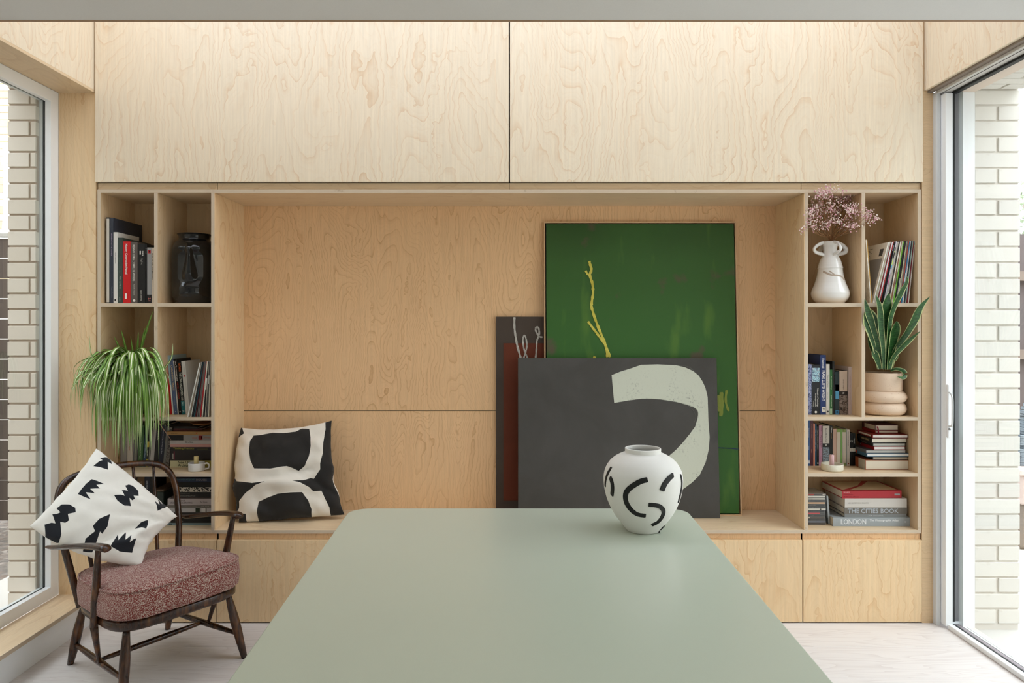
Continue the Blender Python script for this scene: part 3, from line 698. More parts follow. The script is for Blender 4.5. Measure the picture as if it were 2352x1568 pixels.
# ------------------------------------------------------------------ cushions
def inpoly(x, y, P):
    c = False; n = len(P)
    for i in range(n):
        x1, y1 = P[i]; x2, y2 = P[i-1]
        if (y1 > y) != (y2 > y) and x < (x2-x1)*(y-y1)/(y2-y1)+x1: c = not c
    return c
def cushion(name, quad_px, ys, polys, thick, mats, wr=.006, seed=0, pinch=(.05, .05, .05, .05), N=34, bulge=0, folds=()):
    """quad order: bottom-left, bottom-right, top-right, top-left; pattern polygons are given in the photograph's frame"""
    W = [PX(px, py, y) for (px, py), y in zip(quad_px, ys)]
    cen = sum(W, Vector())/4; zmin = min(v.z for v in W); base = Vector((cen.x, cen.y, zmin))
    def bil(Q, s, t): return (Q[0]*(1-s)*(1-t)+Q[1]*s*(1-t)+Q[2]*s*t+Q[3]*(1-s)*t)
    Q2 = [Vector(q) for q in quad_px]
    def inv(px, py):
        s = t = .5
        for _ in range(25):
            e = bil(Q2, s, t)-Vector((px, py)); ds = (Q2[1]-Q2[0])*(1-t)+(Q2[2]-Q2[3])*t; dt = (Q2[3]-Q2[0])*(1-s)+(Q2[2]-Q2[1])*s
            det = ds.x*dt.y-ds.y*dt.x; s -= (e.x*dt.y-e.y*dt.x)/det; t -= (ds.x*e.y-ds.y*e.x)/det
        return s, t
    pp = [[inv(*p) for p in P] for P in polys]
    # 2-D points: grid + polygon outlines
    pts = []; eds = []
    g = [.5-.5*math.cos(math.pi*i/N) for i in range(N+1)]
    for a in g:
        for b in g: pts.append(Vector((a, b)))
    for P in pp:
        i0 = len(pts); dense = []
        for i in range(len(P)):
            a, b = P[i], P[(i+1) % len(P)]
            m_ = max(1, int(math.hypot(a[0]-b[0], a[1]-b[1])/.03))
            for k in range(m_): dense.append((a[0]+(b[0]-a[0])*k/m_, a[1]+(b[1]-a[1])*k/m_))
        dense = [(min(.9999, max(.0001, x)), min(.9999, max(.0001, y))) for x, y in dense]
        dd = [p for i, p in enumerate(dense) if math.dist(p, dense[i-1]) > 1e-4]
        for p in dd: pts.append(Vector(p))
        for i in range(len(dd)): eds.append((i0+i, i0+(i+1) % len(dd)))
    vo, _, fo, *_ = delaunay_2d_cdt(pts, eds, [], 0, 1e-5)
    nrm = ((W[1]-W[0]).cross(W[3]-W[0])).normalized()
    if nrm.y > 0: nrm = -nrm
    dS = (W[1]-W[0]+W[2]-W[3])*.5; dT = (W[3]-W[0]+W[2]-W[1])*.5
    def pos(s, t, side):
        e = (max(0, 4*s*(1-s))**.5*max(0, 4*t*(1-t))**.5)**.9
        p = bil(W, s, t)
        # edges drawn in a little between the corners
        p = p+dS*((pinch[0] if s < .5 else pinch[1])*(.5-s)*2*(4*t*(1-t))*abs(2*s-1)**2)+dT*((pinch[2] if t < .5 else pinch[3])*(.5-t)*2*(4*s*(1-s))*abs(2*t-1)**2)
        p = p+dS*(.022*noise.noise(Vector((t*7+seed, 5, 1)))*abs(2*s-1)**8*(4*t*(1-t)))+dT*(.022*noise.noise(Vector((s*7+seed, 9, 2)))*abs(2*t-1)**8*(4*s*(1-s)))
        p = p+dT*(bulge*(4*s*(1-s))*(1-t)**2*-1)
        q = Vector((s*3.1+seed, t*3.1, side*5))
        wv = noise.noise(q*1.3)*1.2+noise.noise(q*2.7)*.7+abs(noise.noise(Vector((s*6+seed, t*6+7, side))))*.8
        edge = 1-e
        wv2 = noise.noise(Vector((s*11+seed, t*11, 3)))*edge
        h = thick*.5*e+wr*wv*min(1, e*2)+wr*.8*wv2*min(1, e*4)
        for (fs_, ft, fa, fw, fd) in folds:
            dx, dy = s-fs_, t-ft; u = dx*math.cos(fa)+dy*math.sin(fa); v = -dx*math.sin(fa)+dy*math.cos(fa)
            h += fd*math.exp(-(v/fw)**2-(u/.32)**2)*min(1, e*3)
        return p+nrm*h*side
    vs = []; fs = []; mi = []
    for v in vo: vs.append(pos(v.x, v.y, 1)-base)
    for f in fo:
        cx_ = sum(vo[i].x for i in f)/len(f); cy_ = sum(vo[i].y for i in f)/len(f)
        fs.append(tuple(f)); mi.append(1 if any(inpoly(cx_, cy_, P) for P in pp) else 0)
    n0 = len(vs)
    for a in g:
        for b in g: vs.append(pos(a, b, -1)-base)
    for i in range(N):
        for j in range(N):
            a = n0+i*(N+1)+j; fs.append((a, a+1, a+N+2, a+N+1)); mi.append(2 if len(mats) > 2 else 0)
    me = mesh(name, vs, fs, mats, mi, smooth=True)
    bm = bmesh.new(); bm.from_mesh(me); bmesh.ops.remove_doubles(bm, verts=bm.verts, dist=.0004)
    bmesh.ops.recalc_face_normals(bm, faces=bm.faces); bm.to_mesh(me); bm.free()
    edge_pts = []
    return me, base, pos
def cloth(name, col, sc=900, b=.12):
    k = NT(name); ob = k.n('TexCoord').outputs['Object']; n1 = k.n('TexNoise', {'Vector': ob, 'Scale': sc, 'Detail': 2.0}).outputs['Fac']
    n2 = k.n('TexNoise', {'Vector': ob, 'Scale': 18.0, 'Detail': 3.0}).outputs['Fac']
    l = lin(col); c = k.mix(k.math('MULTIPLY', k.math('ADD', n1, n2), .5), tuple(v*(1-b) for v in l), tuple(min(1, v*(1+b)) for v in l))
    k.b.inputs['Sheen Weight'].default_value = .15
    return k.out(c, .9, .15, n1, .0005, .3)
CW = cloth('cream_cloth', 'e9e2d6'); CB = cloth('black_cloth', '2e2c2a', 600, .3); CW2 = cloth('white_cloth', 'eeebe3'); CB2 = cloth('navy_black_print', '25272c')
c4 = lambda x, y: (500+x/4.9, 940+y/4.9)
polysA = [[(437, 305), (520, 292), (640, 258), (760, 262), (900, 248), (960, 200), (1045, 215), (1070, 330), (1080, 440), (1060, 560), (1010, 665), (935, 720), (870, 690), (815, 672), (760, 680), (640, 703), (470, 697), (425, 600), (408, 470), (412, 370)],
          [(260, 180), (330, 285), (232, 380), (218, 480), (235, 570), (215, 680), (245, 765), (295, 830), (450, 857), (580, 840), (480, 880), (380, 960), (300, 1050), (290, 1125), (262, 1165), (150, 1160), (150, 850), (150, 600), (200, 380)],
          [(1220, 150), (1242, 240), (1235, 400), (1235, 520), (1200, 640), (1195, 700), (1110, 805), (1075, 797), (1000, 825), (880, 833), (960, 848), (1060, 900), (1105, 945), (1200, 937), (1240, 1030), (1280, 1120), (1280, 1280), (1470, 1240), (1380, 900), (1330, 120)],
          [(497, 1060), (600, 1015), (705, 975), (850, 960), (980, 955), (1010, 1000), (1045, 1045), (1055, 1080), (1075, 1140), (1060, 1280), (475, 1300), (480, 1180)],
          [(285, 1185), (350, 1190), (338, 1300), (240, 1300)]]
me, base, _ = cushion('cushion', [c4(250, 1285), c4(1432, 1195), c4(1290, 140), c4(272, 222)], [3.535, 3.60, 3.675, 3.665],
    [[c4(*p) for p in P] for P in polysA], .15, [CW, CB, CB],   .017, 3, (-.06, .055, .0, .05), folds=((.5, .47, .12, .035, -.026), (.42, .36, -.1, .04, .016), (.85, .3, -.6, .03, -.016), (.7, .62, .9, .04, .012), (.45, .72, 1.3, .03, -.012), (.8, .5, .4, .03, .012), (.2, .7, 1.1, .03, -.010)))
base = base+Vector((0, -.012, .0))
cu1 = obj('cushion', me, None, base, label='black and cream patterned square cushion on the alcove bench', cat='cushion')
zmin = min(v.co.z for v in me.vertices)+base.z
cu1.location.z += zb+.0008-zmin
# ------------------------------------------------------------------ armchair
def wood_mat():
    k = NT('dark_stained_wood'); ob = k.n('TexCoord').outputs['Object']
    n1 = k.n('TexNoise', {'Vector': k.n('VectorMath', {0: ob, 1: (60, 60, 9)}, operation='MULTIPLY').outputs[0], 'Scale': 1.0, 'Detail': 4.0, 'Distortion': .4}).outputs['Fac']
    n2 = k.n('TexNoise', {'Vector': ob, 'Scale': 9.0, 'Detail': 3.0}).outputs['Fac']
    f = k.math('ADD', k.math('MULTIPLY', n1, .6), k.math('MULTIPLY', n2, .4))
    return k.out(k.ramp(f, [(.32, '1c1009'), (.5, '371f10'), (.66, '643c1a')]), .26, .5, n1, .0006, .2)
WD = wood_mat()
CO = Vector((-1.521, 2.988, 0)); CT = -.625
chair = empty('armchair', CO, (0, 0, CT), label='low dark wood spindle-back armchair with a woven red seat pad, at the left window', cat='chair')
# chair local frame: +x forward, +y the side away from the camera
def seat_outline(ins=0.0, n=40):
    pts = []
    for i in range(n):
        a = 2*math.pi*i/n; c, s = math.cos(a), math.sin(a); e = 2/4.2
        u = math.copysign(abs(c)**e, c); v = math.copysign(abs(s)**e, s)
        hw = .252+.028*u-ins; pts.append((u*(.262-ins)+.008, v*hw))
    return pts
def ztilt(u): return .262+.062*u
so = seat_outline(); si = seat_outline(.035); n = len(so); vs = []
for ring, dz in ((seat_outline(.012), -.001), (so, .010), (so, .034), (seat_outline(.006), .041), (si, .041), (si, 0.0)):
    vs += [(x, y_, ztilt(x)+dz) for x, y_ in ring]
fs = [(i*n+k, i*n+(k+1) % n, ((i+1) % 6)*n+(k+1) % n, ((i+1) % 6)*n+k) for i in range(6) for k in range(n)]
obj('seat_frame', mesh('seat_frame', vs, fs, WD, smooth=True), chair)
for k in range(5):
    box('webbing', -.20, .22, -.17+k*.075, -.12+k*.075, 0, .003, mat('2a2420', .8), None)
    wbx = [o for o in C.objects if o.name.startswith('webbing')][-1]; wbx.parent = chair; wbx.location = (.01, -.145+k*.075, .268); wbx.rotation_euler = (0, -.06, 0); 
def spind(name, a, b, rs, n=12, seg=10):
    a, b = Vector(a), Vector(b); return tube(name, [a.lerp(b, i/(n-1)) for i in range(n)], interp(rs, n), WD, chair, seg)
legr = [.0125, .017, .0205, .0195, .0165, .0125]
tops = {'fn': (.205, -.215), 'ff': (.205, .215), 'rn': (-.205, -.200), 'rf': (-.205, .200)}
feet = {'fn': (.262, -.258), 'ff': (.262, .258), 'rn': (-.294, -.212), 'rf': (-.294, .212)}
legs = {}
for k, (a, b) in tops.items():
    c, d = feet[k]; legs[k] = (Vector((a, b, ztilt(a)+.004)), Vector((c, d, 0.0))); spind('leg', legs[k][0], (c, d, .0), legr)
def on(k, z): a, b = legs[k]; return a.lerp(b, (a.z-z)/(a.z-b.z))
st_r = [.008, .0115, .0135, .0115, .008]
spind('stretcher', on('rn', .095), on('fn', .105), st_r); spind('stretcher', on('rf', .095), on('ff', .105), st_r)
mn = on('rn', .095).lerp(on('fn', .105), .5); mf = on('rf', .095).lerp(on('ff', .105), .5)
spind('stretcher', mn, mf, [.008, .011, .012, .011, .008])
hoop = [(-.200, .212, .268), (-.228, .228, .38), (-.255, .247, .50), (-.285, .256, .60), (-.305, .256, .68), (-.33, .238, .745), (-.350, .19, .785), (-.358, .10, .802), (-.360, 0, .806)]
hp_ = hoop+[(a, -b, c) for a, b, c in hoop[-2::-1]]
P = crom(hp_, 5); tube('back_hoop', P, .0145, WD, chair, 12)
def hoop_at(wv):
    best = min([p for p in P if p.z > .6], key=lambda p: abs(p.y-wv)+0*p.z); return best
for k in range(5):
    wv = (-.17, -.085, 0, .085, .17)[k]; spind('back_spindle', (-.222, wv*.78, ztilt(-.22)+.035), hoop_at(wv)-Vector((0, 0, .004)), [.007, .0095, .0085, .0065], seg=8)
for s in (-1, 1):
    arm = crom([(-.315, s*.292, .520), (-.25, s*.287, .528), (-.12, s*.290, .556), (.0, s*.293, .582), (.11, s*.290, .600), (.175, s*.282, .604), (.192, s*.278, .597)], 5)
    tube('armrest', arm, interp([.008, .013, .014, .0145, .017, .019, .013], len(arm)), WD, chair, 10, flat=(.75, 1.25), up=(0, 0, 1))
    spind('arm_post', (.02, s*.232, .098), (.055, s*.268, .27), [.007, .011, .015], 8)
    spind('arm_post', (.055, s*.268, .27), (.135, s*.287, .597), [.015, .0165, .0145, .010], 10)
# seat pad
def weave():
    k = NT('red_cream_weave'); ob = k.n('TexCoord').outputs['Object']
    wob = k.n('TexNoise', {'Vector': ob, 'Scale': 40.0, 'Detail': 2.0}).outputs['Color']
    v = k.n('VectorMath', {0: ob, 1: k.n('VectorMath', {0: wob, 'Scale': .003}, operation='SCALE').outputs[0]}, operation='ADD').outputs[0]
    w1_ = k.n('TexNoise', {'Vector': k.n('VectorMath', {0: v, 1: (520, 190, 400)}, operation='MULTIPLY').outputs[0], 'Scale': 1.0, 'Detail': 1.0}).outputs['Fac']
    w2_ = k.n('TexNoise', {'Vector': k.n('VectorMath', {0: v, 1: (60, 60, 60)}, operation='MULTIPLY').outputs[0], 'Scale': 1.0, 'Detail': 2.0}).outputs['Fac']
    f = k.n('MapRange', {0: k.math('ADD', w1_, k.math('MULTIPLY', w2_, .15)), 1: .54, 2: .70, 3: 0, 4: 1}).outputs[0]
    c = k.mix(f, lin('7c322d'), lin('cdbaad')); k.b.inputs['Sheen Weight'].default_value = .2
    return k.out(c, .95, .1, f, .0018, .6)
WV = weave()
def pad_outline(u0, g=0.0, n=64):
    pts = []
    for i in range(n):
        a = 2*math.pi*i/n; c, s = math.cos(a), math.sin(a); e = 2/3.8
        u = math.copysign(abs(c)**e, c); v = math.copysign(abs(s)**e, s)
        pts.append((u*(.272*u0+g)+.016, v*((.262+.024*u)*u0+g)))
    return pts
layers = [(.0, 0, .043), (.6, 0, .0425), (.92, 0, .0425), (.985, 0, .047), (1.005, .003, .060), (1.012, .005, .100), (1.006, .003, .145), (.988, 0, .160), (.945, 0, .168), (.8, 0, .177), (.55, 0, .184), (.3, 0, .187), (.0, 0, .188)]
vs, fs = [], []; n = 64
for u0, g, dz in layers: vs += [(x, y_, ztilt(x)+dz+.004*noise.noise(Vector((x*9, y_*9, dz*4)))) for x, y_ in pad_outline(max(u0, .01), g)]
for i in range(len(layers)-1):
    for k in range(n): fs.append((i*n+k, i*n+(k+1) % n, (i+1)*n+(k+1) % n, (i+1)*n+k))
fs.append(tuple(range(n))[::-1]); fs.append(tuple((len(layers)-1)*n+k for k in range(n)))
pad = obj('seat_pad', mesh('seat_pad', vs, fs, WV, smooth=True), chair, label='woven red and cream seat pad')
tube('piping', [(x, y_, ztilt(x)+.158) for x, y_ in pad_outline(.995, .003)], .0045, WV, pad, 6, closed=True)
tube('piping', [(x, y_, ztilt(x)+.055) for x, y_ in pad_outline(.99, .0035)], .0038, WV, pad, 6, closed=True)
# pillow on the chair
c3 = lambda x, y: (40+x/2.76, 1000+y/2.76)
polysB = [[(512, 168), (548, 150), (580, 143), (588, 175), (590, 208), (563, 190), (560, 225), (558, 258), (510, 240), (462, 225), (510, 190), (528, 182)],
  [(362, 412), (388, 375), (415, 345), (450, 320), (490, 335), (530, 355), (480, 360), (502, 388), (440, 385), (470, 418), (412, 405), (445, 455), (400, 432)],
  [(232, 490), (262, 470), (312, 475), (350, 500), (355, 528), (308, 530), (320, 565), (300, 573), (268, 563), (290, 620), (285, 648), (240, 645), (195, 618), (172, 570), (215, 562), (240, 567), (210, 520), (240, 522), (260, 515)],
  [(665, 360), (690, 347), (715, 355), (750, 390), (750, 425), (715, 430), (722, 455), (705, 463), (688, 450), (697, 500), (655, 502), (612, 470), (590, 432), (635, 430), (658, 437), (642, 395), (660, 393), (680, 397)],
  [(467, 610), (500, 580), (565, 552), (555, 620), (530, 650), (515, 640), (495, 715), (440, 700), (438, 660), (485, 635)],
  [(592, 715), (625, 655), (632, 693), (675, 648), (675, 700), (712, 672), (705, 715), (747, 695), (730, 760), (650, 745)],
  [(732, 628), (770, 595), (820, 577), (822, 610), (812, 648), (780, 632)],
  [(858, 450), (890, 475), (878, 418), (910, 460), (905, 412), (948, 450), (925, 490), (880, 518)],
  [(755, 275), (778, 292), (802, 328), (780, 322), (765, 300)]]
me, base, _ = cushion('pillow', [c3(785, 828), c3(1014, 512), c3(500, 82), c3(78, 575)], [2.94, 3.14, 3.04, 2.84],
    [[c3(*p) for p in P_] for P_ in polysB], .15, [CW2, CB2], (.0075), 9, (-.10, .0, .06, .03), bulge=0.0, folds=((.35, .27, -.5, .035, -.022), (.42, .13, -.3, .03, .014), (.2, .20, -.9, .03, .012), (.62, .2, -.9, .03, -.014), (.75, .35, -1.1, .03, .010), (.15, .4, -.4, .03, -.010)))
obj('pillow', me, None, base, label='white pillow with cut-out black shapes propped on the armchair', cat='pillow')
#PART3
# ------------------------------------------------------------------ books
PAGE = mat('e4dccb', .9, .1, 'pages'); PAGEW = mat('eceae6', .85, .1, 'white_pages')
ZS = {1: jz(696)+.0003, 3: jz(958)+.0003, 4: jz(1086.5)+.0003, 5: jz(1217.2)+.0003}
def covmesh(w_, d_, h_, m, t=.002):
    vs, fs = [], []
    def bx(a, b, c, d, e, f):
        i = len(vs)
        vs.extend([(x, y, z) for x in (a, b) for y in (c, d) for z in (e, f)])
        fs.extend([(i, i+1, i+3, i+2), (i+4, i+6, i+7, i+5), (i, i+4, i+5, i+1), (i+2, i+3, i+7, i+6), (i, i+2, i+6, i+4), (i+1, i+5, i+7, i+3)])
    bx(0, w_, 0, .003, 0, h_); t = min(t, w_*.2)
    bx(0, t, .003, d_, 0, h_); bx(w_-t, w_, .003, d_, 0, h_)
    bm = bmesh.new()
    me = mesh('cover', vs, fs, m); return me
TXT = {}
def spine_print(r, items, w_, h_, horiz=False, face='-y'):
    """items: ('t', string, colour, z0, z1, across0, across1) or ('r', colour, z0, z1, a0, a1) or ('c', colour, zc, radius)"""
    for it in items:
        if it[0] == 't':
            _, s, col, z0, z1, a0, a1 = it; m = mat(col, .5, .3)
            if horiz: put_text(r, s, m, ((z0+z1)/2*w_, -.0006, (a0+a1)/2*h_) if face == '-y' else (-.0006, (1-(z0+z1)/2)*w_, (a0+a1)/2*h_), (z1-z0)*w_, (a1-a0)*h_, False, face=face)
            else: put_text(r, s, m, ((a0+a1)/2*w_, -.0006, (z0+z1)/2*h_), (z1-z0)*h_, (a1-a0)*w_, True)
        elif it[0] == 'r':
            _, col, z0, z1, a0, a1 = it; m = col if not isinstance(col, str) else mat(col, .5, .3)
            if horiz:
                if face == '-y': obj('spine_label', boxmesh((z1-z0)*w_, .0006, (a1-a0)*h_, m), r, ((z0+z1)/2*w_, -.0002, (a0+a1)/2*h_))
                else: obj('spine_label', boxmesh(.0006, (z1-z0)*w_, (a1-a0)*h_, m), r, (-.0002, (1-(z0+z1)/2)*w_, (a0+a1)/2*h_))
            else: obj('spine_label', boxmesh((a1-a0)*w_, .0006, (z1-z0)*h_, m), r, ((a0+a1)/2*w_, -.0002, (z0+z1)/2*h_))
        elif it[0] == 'c':
            _, col, zc, rr = it; vs, fs = lathe_geo([(rr, 0), (rr, .0008)], 14)
            obj('spine_emblem', mesh('spine_emblem', vs, fs, mat(col, .5)), r, (w_/2, -.0003+.0001, zc*h_) if not horiz else (zc*w_, -.0002, h_/2), (math.pi/2, 0, 0))
def ub(sh, x0, x1, top, bot, y, d, col, label, items=(), tilt=0, pages=PAGE, group=None, cat='book'):
    m = col if not isinstance(col, str) else mat(col, .45, .35)
    w_ = (x1-x0)*y/F-.0004; h_ = (bot-top)*y/F; th = math.radians(tilt)
    r = empty('book', (PX(x0, 0, y).x+.0002, y, ZS[sh]+(w_*math.sin(th) if th > 0 else 0)), (0, th, 0), label=label, cat=cat, group=group)
    obj('cover', covmesh(w_, d, h_, m), r)
    t = min(.002, w_*.2); obj('page_block', boxmesh(w_-2*t-.0004, d-.007, h_-.006, pages), r, (w_/2, d/2, h_/2))
    spine_print(r, items, w_, h_); return r
def stack(sh, y, rows, group, spine='front', z=None):
    """rows from the bottom: (px0, px1, thickness px, depth, colour, label, items, rotation, y shift, pages)"""
    z = ZS[sh] if z is None else z
    for x0, x1, tp, d, col, label, items, rot, dy, pg in rows:
        m = col if not isinstance(col, str) else mat(col, .45, .35); pg = pg or PAGE
        L = (x1-x0)*y/F; t = tp*y/F-.0003; yy = y+dy
        r = empty('book', (PX(x0, 0, y).x, yy, z+.0002), (0, 0, math.radians(rot)), label=label, cat='book', group=group)
        if spine == 'front':
            me = covmesh(t, d, L, m)
            obj('cover', me, r, (0, 0, t), (0, math.pi/2, 0)); tt = min(.002, t*.2)
            obj('page_block', boxmesh(L-.006, d-.007, t-2*tt-.0004, pg), r, (L/2, d/2, t/2))
            spine_print(r, items, L, t, True)
        else:   # spine at the left end, page ends facing the room
            me = covmesh(t, L, d, m)
            # local mesh: x thickness, y depth (from spine), z length -> thickness up, depth to the right, length away
            o = obj('cover', me, r); o.matrix_local = Matrix(((0, 1, 0, 0), (0, 0, 1, 0), (1, 0, 0, 0), (0, 0, 0, 1)))
            tt = min(.002, t*.2)
            obj('page_block', boxmesh(L-.007, d-.005, t-2*tt-.0004, pg), r, (L/2, d/2, t/2))
            spine_print(r, items, d, t, True, '-x')
        z += t+.0003
def mottle(name, cols, sc, stretch=(1, 1, 1)):
    k = NT(name); ob = k.n('TexCoord').outputs['Object']; v = k.n('VectorMath', {0: ob, 1: stretch}, operation='MULTIPLY').outputs[0]
    n1 = k.n('TexNoise', {'Vector': v, 'Scale': sc, 'Detail': 3.0, 'Distortion': 1.0}).outputs['Fac']
    return k.out(k.ramp(n1, [(.3+.4*i/(len(cols)-1), c) for i, c in enumerate(cols)]), .45, .35)
M_BLUEPAT = mottle('blue_pattern', ['1d2033', '4a5580', 'a9b2d6', '2a2c44'], 160)
M_BLUEPIC = mottle('blue_picture', ['2f6f96', 'bfe6ef', '1d4f7a', 'eef7f8'], 110)
M_DARKPIC = mottle('dark_picture', ['15110f', '57463c', '9a8a80', '1c1716'], 90)
M_SPOTS = mottle('spotted_picture', ['5d4a45', '93a9b8', '4e3d3a', '9fb4c2'], 120)
M_PHOTO = mottle('photo_strip', ['141210', '8a8078', '1a1816', '6a625c'], 70, (1, 1, 2.5))
M_WBW = mottle('rubbed_sleeve', ['d9d3c4', 'efeadf', 'b9b09f'], 60, (1, 1, .3))
G1 = 'upright books in the top left compartment'
y = 3.43; b = 695.7
ub(1, 243.3, 252.2, 498.5, b, y, .245, '23282c', 'book turned page edge out, far left of the top left compartment', [('r', 'ddd9d0', .012, .985, .16, .86)], pages=PAGEW, group=G1)
ub(1, 252.4, 260.4, 499.5, b, y, .27, '363b47', 'tall slate blue book beside the red book, highest in the top left compartment', [('t', 'BENEATH THE ROSES', 'a79bb0', .42, .95, .35, .72), ('t', 'Gregory Crewdson', '9aa2a8', .04, .22, .45, .75)], group=G1)
ub(1, 260.6, 270.0, 532.5, b, y, .20, 'dedbd4', 'thin white book between the slate blue and the dark green book', [('t', 'Ryue Nishizawa', '6a6a6a', .52, .75, .3, .6), ('r', '222222', .03, .06, .25, .65)], group=G1)
ub(1, 270.3, 281.8, 545, b, y, .27, '3b463f', 'dark green grey book left of the red book', [('t', 'the place and the city', '76877c', .42, .75, .3, .55), ('t', 'Aldo van Eyck', 'b9c8b9', .22, .42, .3, .62), ('t', 'mit', '8a9a8e', .03, .09, .3, .6)], group=G1)
ub(1, 282.2, 299.8, 553.5, b, y, .20, 'c8161a', 'bright red book with white lettering', [('t', 'Masonry Construction Manual', 'f2ece6', .47, .96, .25, .62), ('r', 'efe9e2', .07, .16, .28, .5)], group=G1)
ub(1, 300.2, 316.2, 554.5, b, y, .23, '5c534d', 'grey brown book right of the bright red book', [('t', 'KENGO KUMA COMPLETE WORKS', 'd9d4cc', .36, .95, .28, .62), ('t', 'Kenneth Frampton', 'b5aea6', .13, .31, .35, .6), ('c', 'e8e4dc', .045, .006)], group=G1)
ub(1, 316.6, 333.2, 559, b, y, .22, '171615', 'thick black book with small white blocks on its spine', [('r', 'dad6cf', .82, .88, .25, .42), ('t', 'space', 'dad6cf', .80, .88, .5, .78), ('t', 'light', '8d8a84', .62, .78, .35, .7), ('t', 'Sigurd Lewerentz', 'b5b1a9', .04, .22, .3, .62)], group=G1)
ub(1, 333.5, 337.6, 560, b, y, .24, '0f0f10', 'thin black book between the thick black and the grey book', [('t', 'el croquis', 'bdb9b2', .8, .97, .2, .8)], group=G1)
ub(1, 338.0, 348.2, 567.7, b, y, .23, '9b9a99', 'grey book with a small red square near its top', [('r', 'b4282c', .895, .955, .18, .8), ('r', '9b9a99', .91, .94, .4, .62), ('r', '1d1b1b', .0, .155, .0, .99), ('t', '21', 'd9857c', .04, .10, .3, .8)], group=G1)
ub(1, 348.4, 358.5, 568, b, y, .22, 'c9bba8', 'beige book at the right end of the top left compartment', [('t', 'PETER SALTER / WALMER YARD', '4a453f', .42, .90, .06, .36)], group=G1)
G2 = 'books beside the trailing plant'
y = 3.50; b = 949.9; tl = -5
ub(3, 390.4, 395.6, 813.5, b, y, .20, 'c21d1f', 'slim red book leaning left beside the trailing plant', [('t', 'R. Crumb', '7a1012', .3, .9, .3, .8)], tl, group=G2)
ub(3, 396.0, 399.4, 813.5, b, y, .19, 'a9c3cc', 'slim pale blue comic book right of the slim red book', [('r', 'e8e6e0', .0, .5, .1, .9)], tl, group=G2)
ub(3, 399.8, 408.0, 824, b, y, .15, '5a6b8c', 'blue book with yellow capital lettering', [('t', 'CASSANDRA DARKE', 'd9c48e', .44, .9, .25, .75), ('t', 'Posy Simmonds', '8d9bb5', .16, .4, .25, .65), ('c', 'aab4c8', .05, .003)], tl, group=G2)
ub(3, 408.2, 410.6, 826, b, y, .15, 'd6d3cc', 'very thin white book between the blue and the black book', [], tl, group=G2)
ub(3, 410.8, 417.6, 821.5, b, y, .15, '161413', 'black book with white and red lettering beside the blue one', [('t', 'Love Tournament Love', 'f0ece4', .6, .96, .25, .75), ('t', 'NEVER AS NIGHT', 'b5403a', .28, .57, .25, .75), ('t', 'e', 'eeeeee', .03, .07, .3, .7)], tl, group=G2)
ub(3, 418.0, 426.4, 829, b, y, .17, '151a1d', 'black and teal book with orange and white lettering', [('r', '1f6b70', .0, .26, .0, 1), ('t', 'BATMAN', 'd9642a', .82, .97, .2, .8), ('t', 'THE LONG HALLOWEEN', 'd8dccf', .36, .80, .2, .8), ('t', 'LOEB', 'c9c9bd', .27, .34, .2, .7), ('t', 'SALE', 'bfe0dc', .17, .24, .2, .7), ('t', 'DC', 'e8f0ee', .04, .08, .2, .8)], tl, group=G2)
ub(3, 426.8, 436.0, 827, b, y, .17, 'd9d5ce', 'white book with a red oval on its spine, beside the records', [('c', 'b01a22', .72, .004), ('r', 'b9b5ae', .02, .98, .62, .66)], tl, group=G2)
def sleeve(name, sh, xb, xt, top, y, th_, col, label, group, d=.305, tilt=None, marks=(), h_=None):
    h_ = h_ or .312; sc = y/F
    ang = math.atan2((xt-xb)*sc, h_) if tilt is None else tilt
    r = obj(name, boxmesh(th_, d, h_, col if not isinstance(col, str) else mat(col, .5, .3), .0004), None, (0, 0, 0), (0, ang, 0), label=label, cat='record', group=group)
    c = Vector((th_/2, d/2, h_/2)); R = Matrix.Rotation(ang, 4, 'Y')
    base = Vector((PX(xb, 0, y).x, y, ZS[sh]+(th_*math.sin(ang) if ang > 0 else 0)))
    r.location = base+R @ c
    for m_ in marks:
        col2, z0, z1 = m_; obj('spine_mark', boxmesh(th_*.8, .0006, (z1-z0)*h_, mat(col2, .5)), r, (0, -d/2-.0002, ((z0+z1)/2-.5)*h_))
    return r
ORD = ['first', 'second', 'third', 'fourth', 'fifth', 'sixth', 'seventh', 'eighth', 'ninth', 'tenth', 'eleventh', 'twelfth', 'thirteenth', 'fourteenth', 'fifteenth', 'sixteenth', 'seventeenth', 'eighteenth', 'nineteenth', 'twentieth', 'twenty-first', 'twenty-second', 'twenty-third', 'twenty-fourth', 'twenty-fifth', 'twenty-sixth']
cols = [('d8d5cd', 'white', ()), ('8a7c6a', 'brown', ()), ('cfd0c8', 'pale grey', ()), ('1b1c1e', 'black', ()), ('29464c', 'dark teal', ()), ('5a1f1f', 'dark red', ()), ('5d5551', 'grey brown', ()), ('6b625c', 'grey brown', ()), ('b2232b', 'red', ()), ('c9c0ae', 'cream', ()), ('1a1a1a', 'black', (('d9d6cf', .5, .7),)), ('a39a8b', 'tan', ()), ('4a4541', 'dark grey', (('b8b3aa', .6, .75),)), ('b9b09d', 'buff', ())]
n = len(cols)
for i, (c, nm, mk) in enumerate(cols):
    xb = 429.8+i*(477.5-429.8)/(n-1); xt = 458.8+i*(482.5-458.8)/(n-1)
    sleeve('record_sleeve', 3, xb, xt, 0, 3.405+.002*(i % 3), .0050, c, '%s record sleeve, %s from the left in the compartment beside the trailing plant' % (nm, ORD[i]), 'records beside the trailing plant', d=.29, marks=mk, h_=.272+.001*(i % 2))
G3 = 'upright books under the trailing plant'
y = 3.55; b = 1071
ub(4, 259, 267.8, 962, b, y, .15, '231d1a', 'dark brown book at the far left under the trailing plant', [], group=G3)
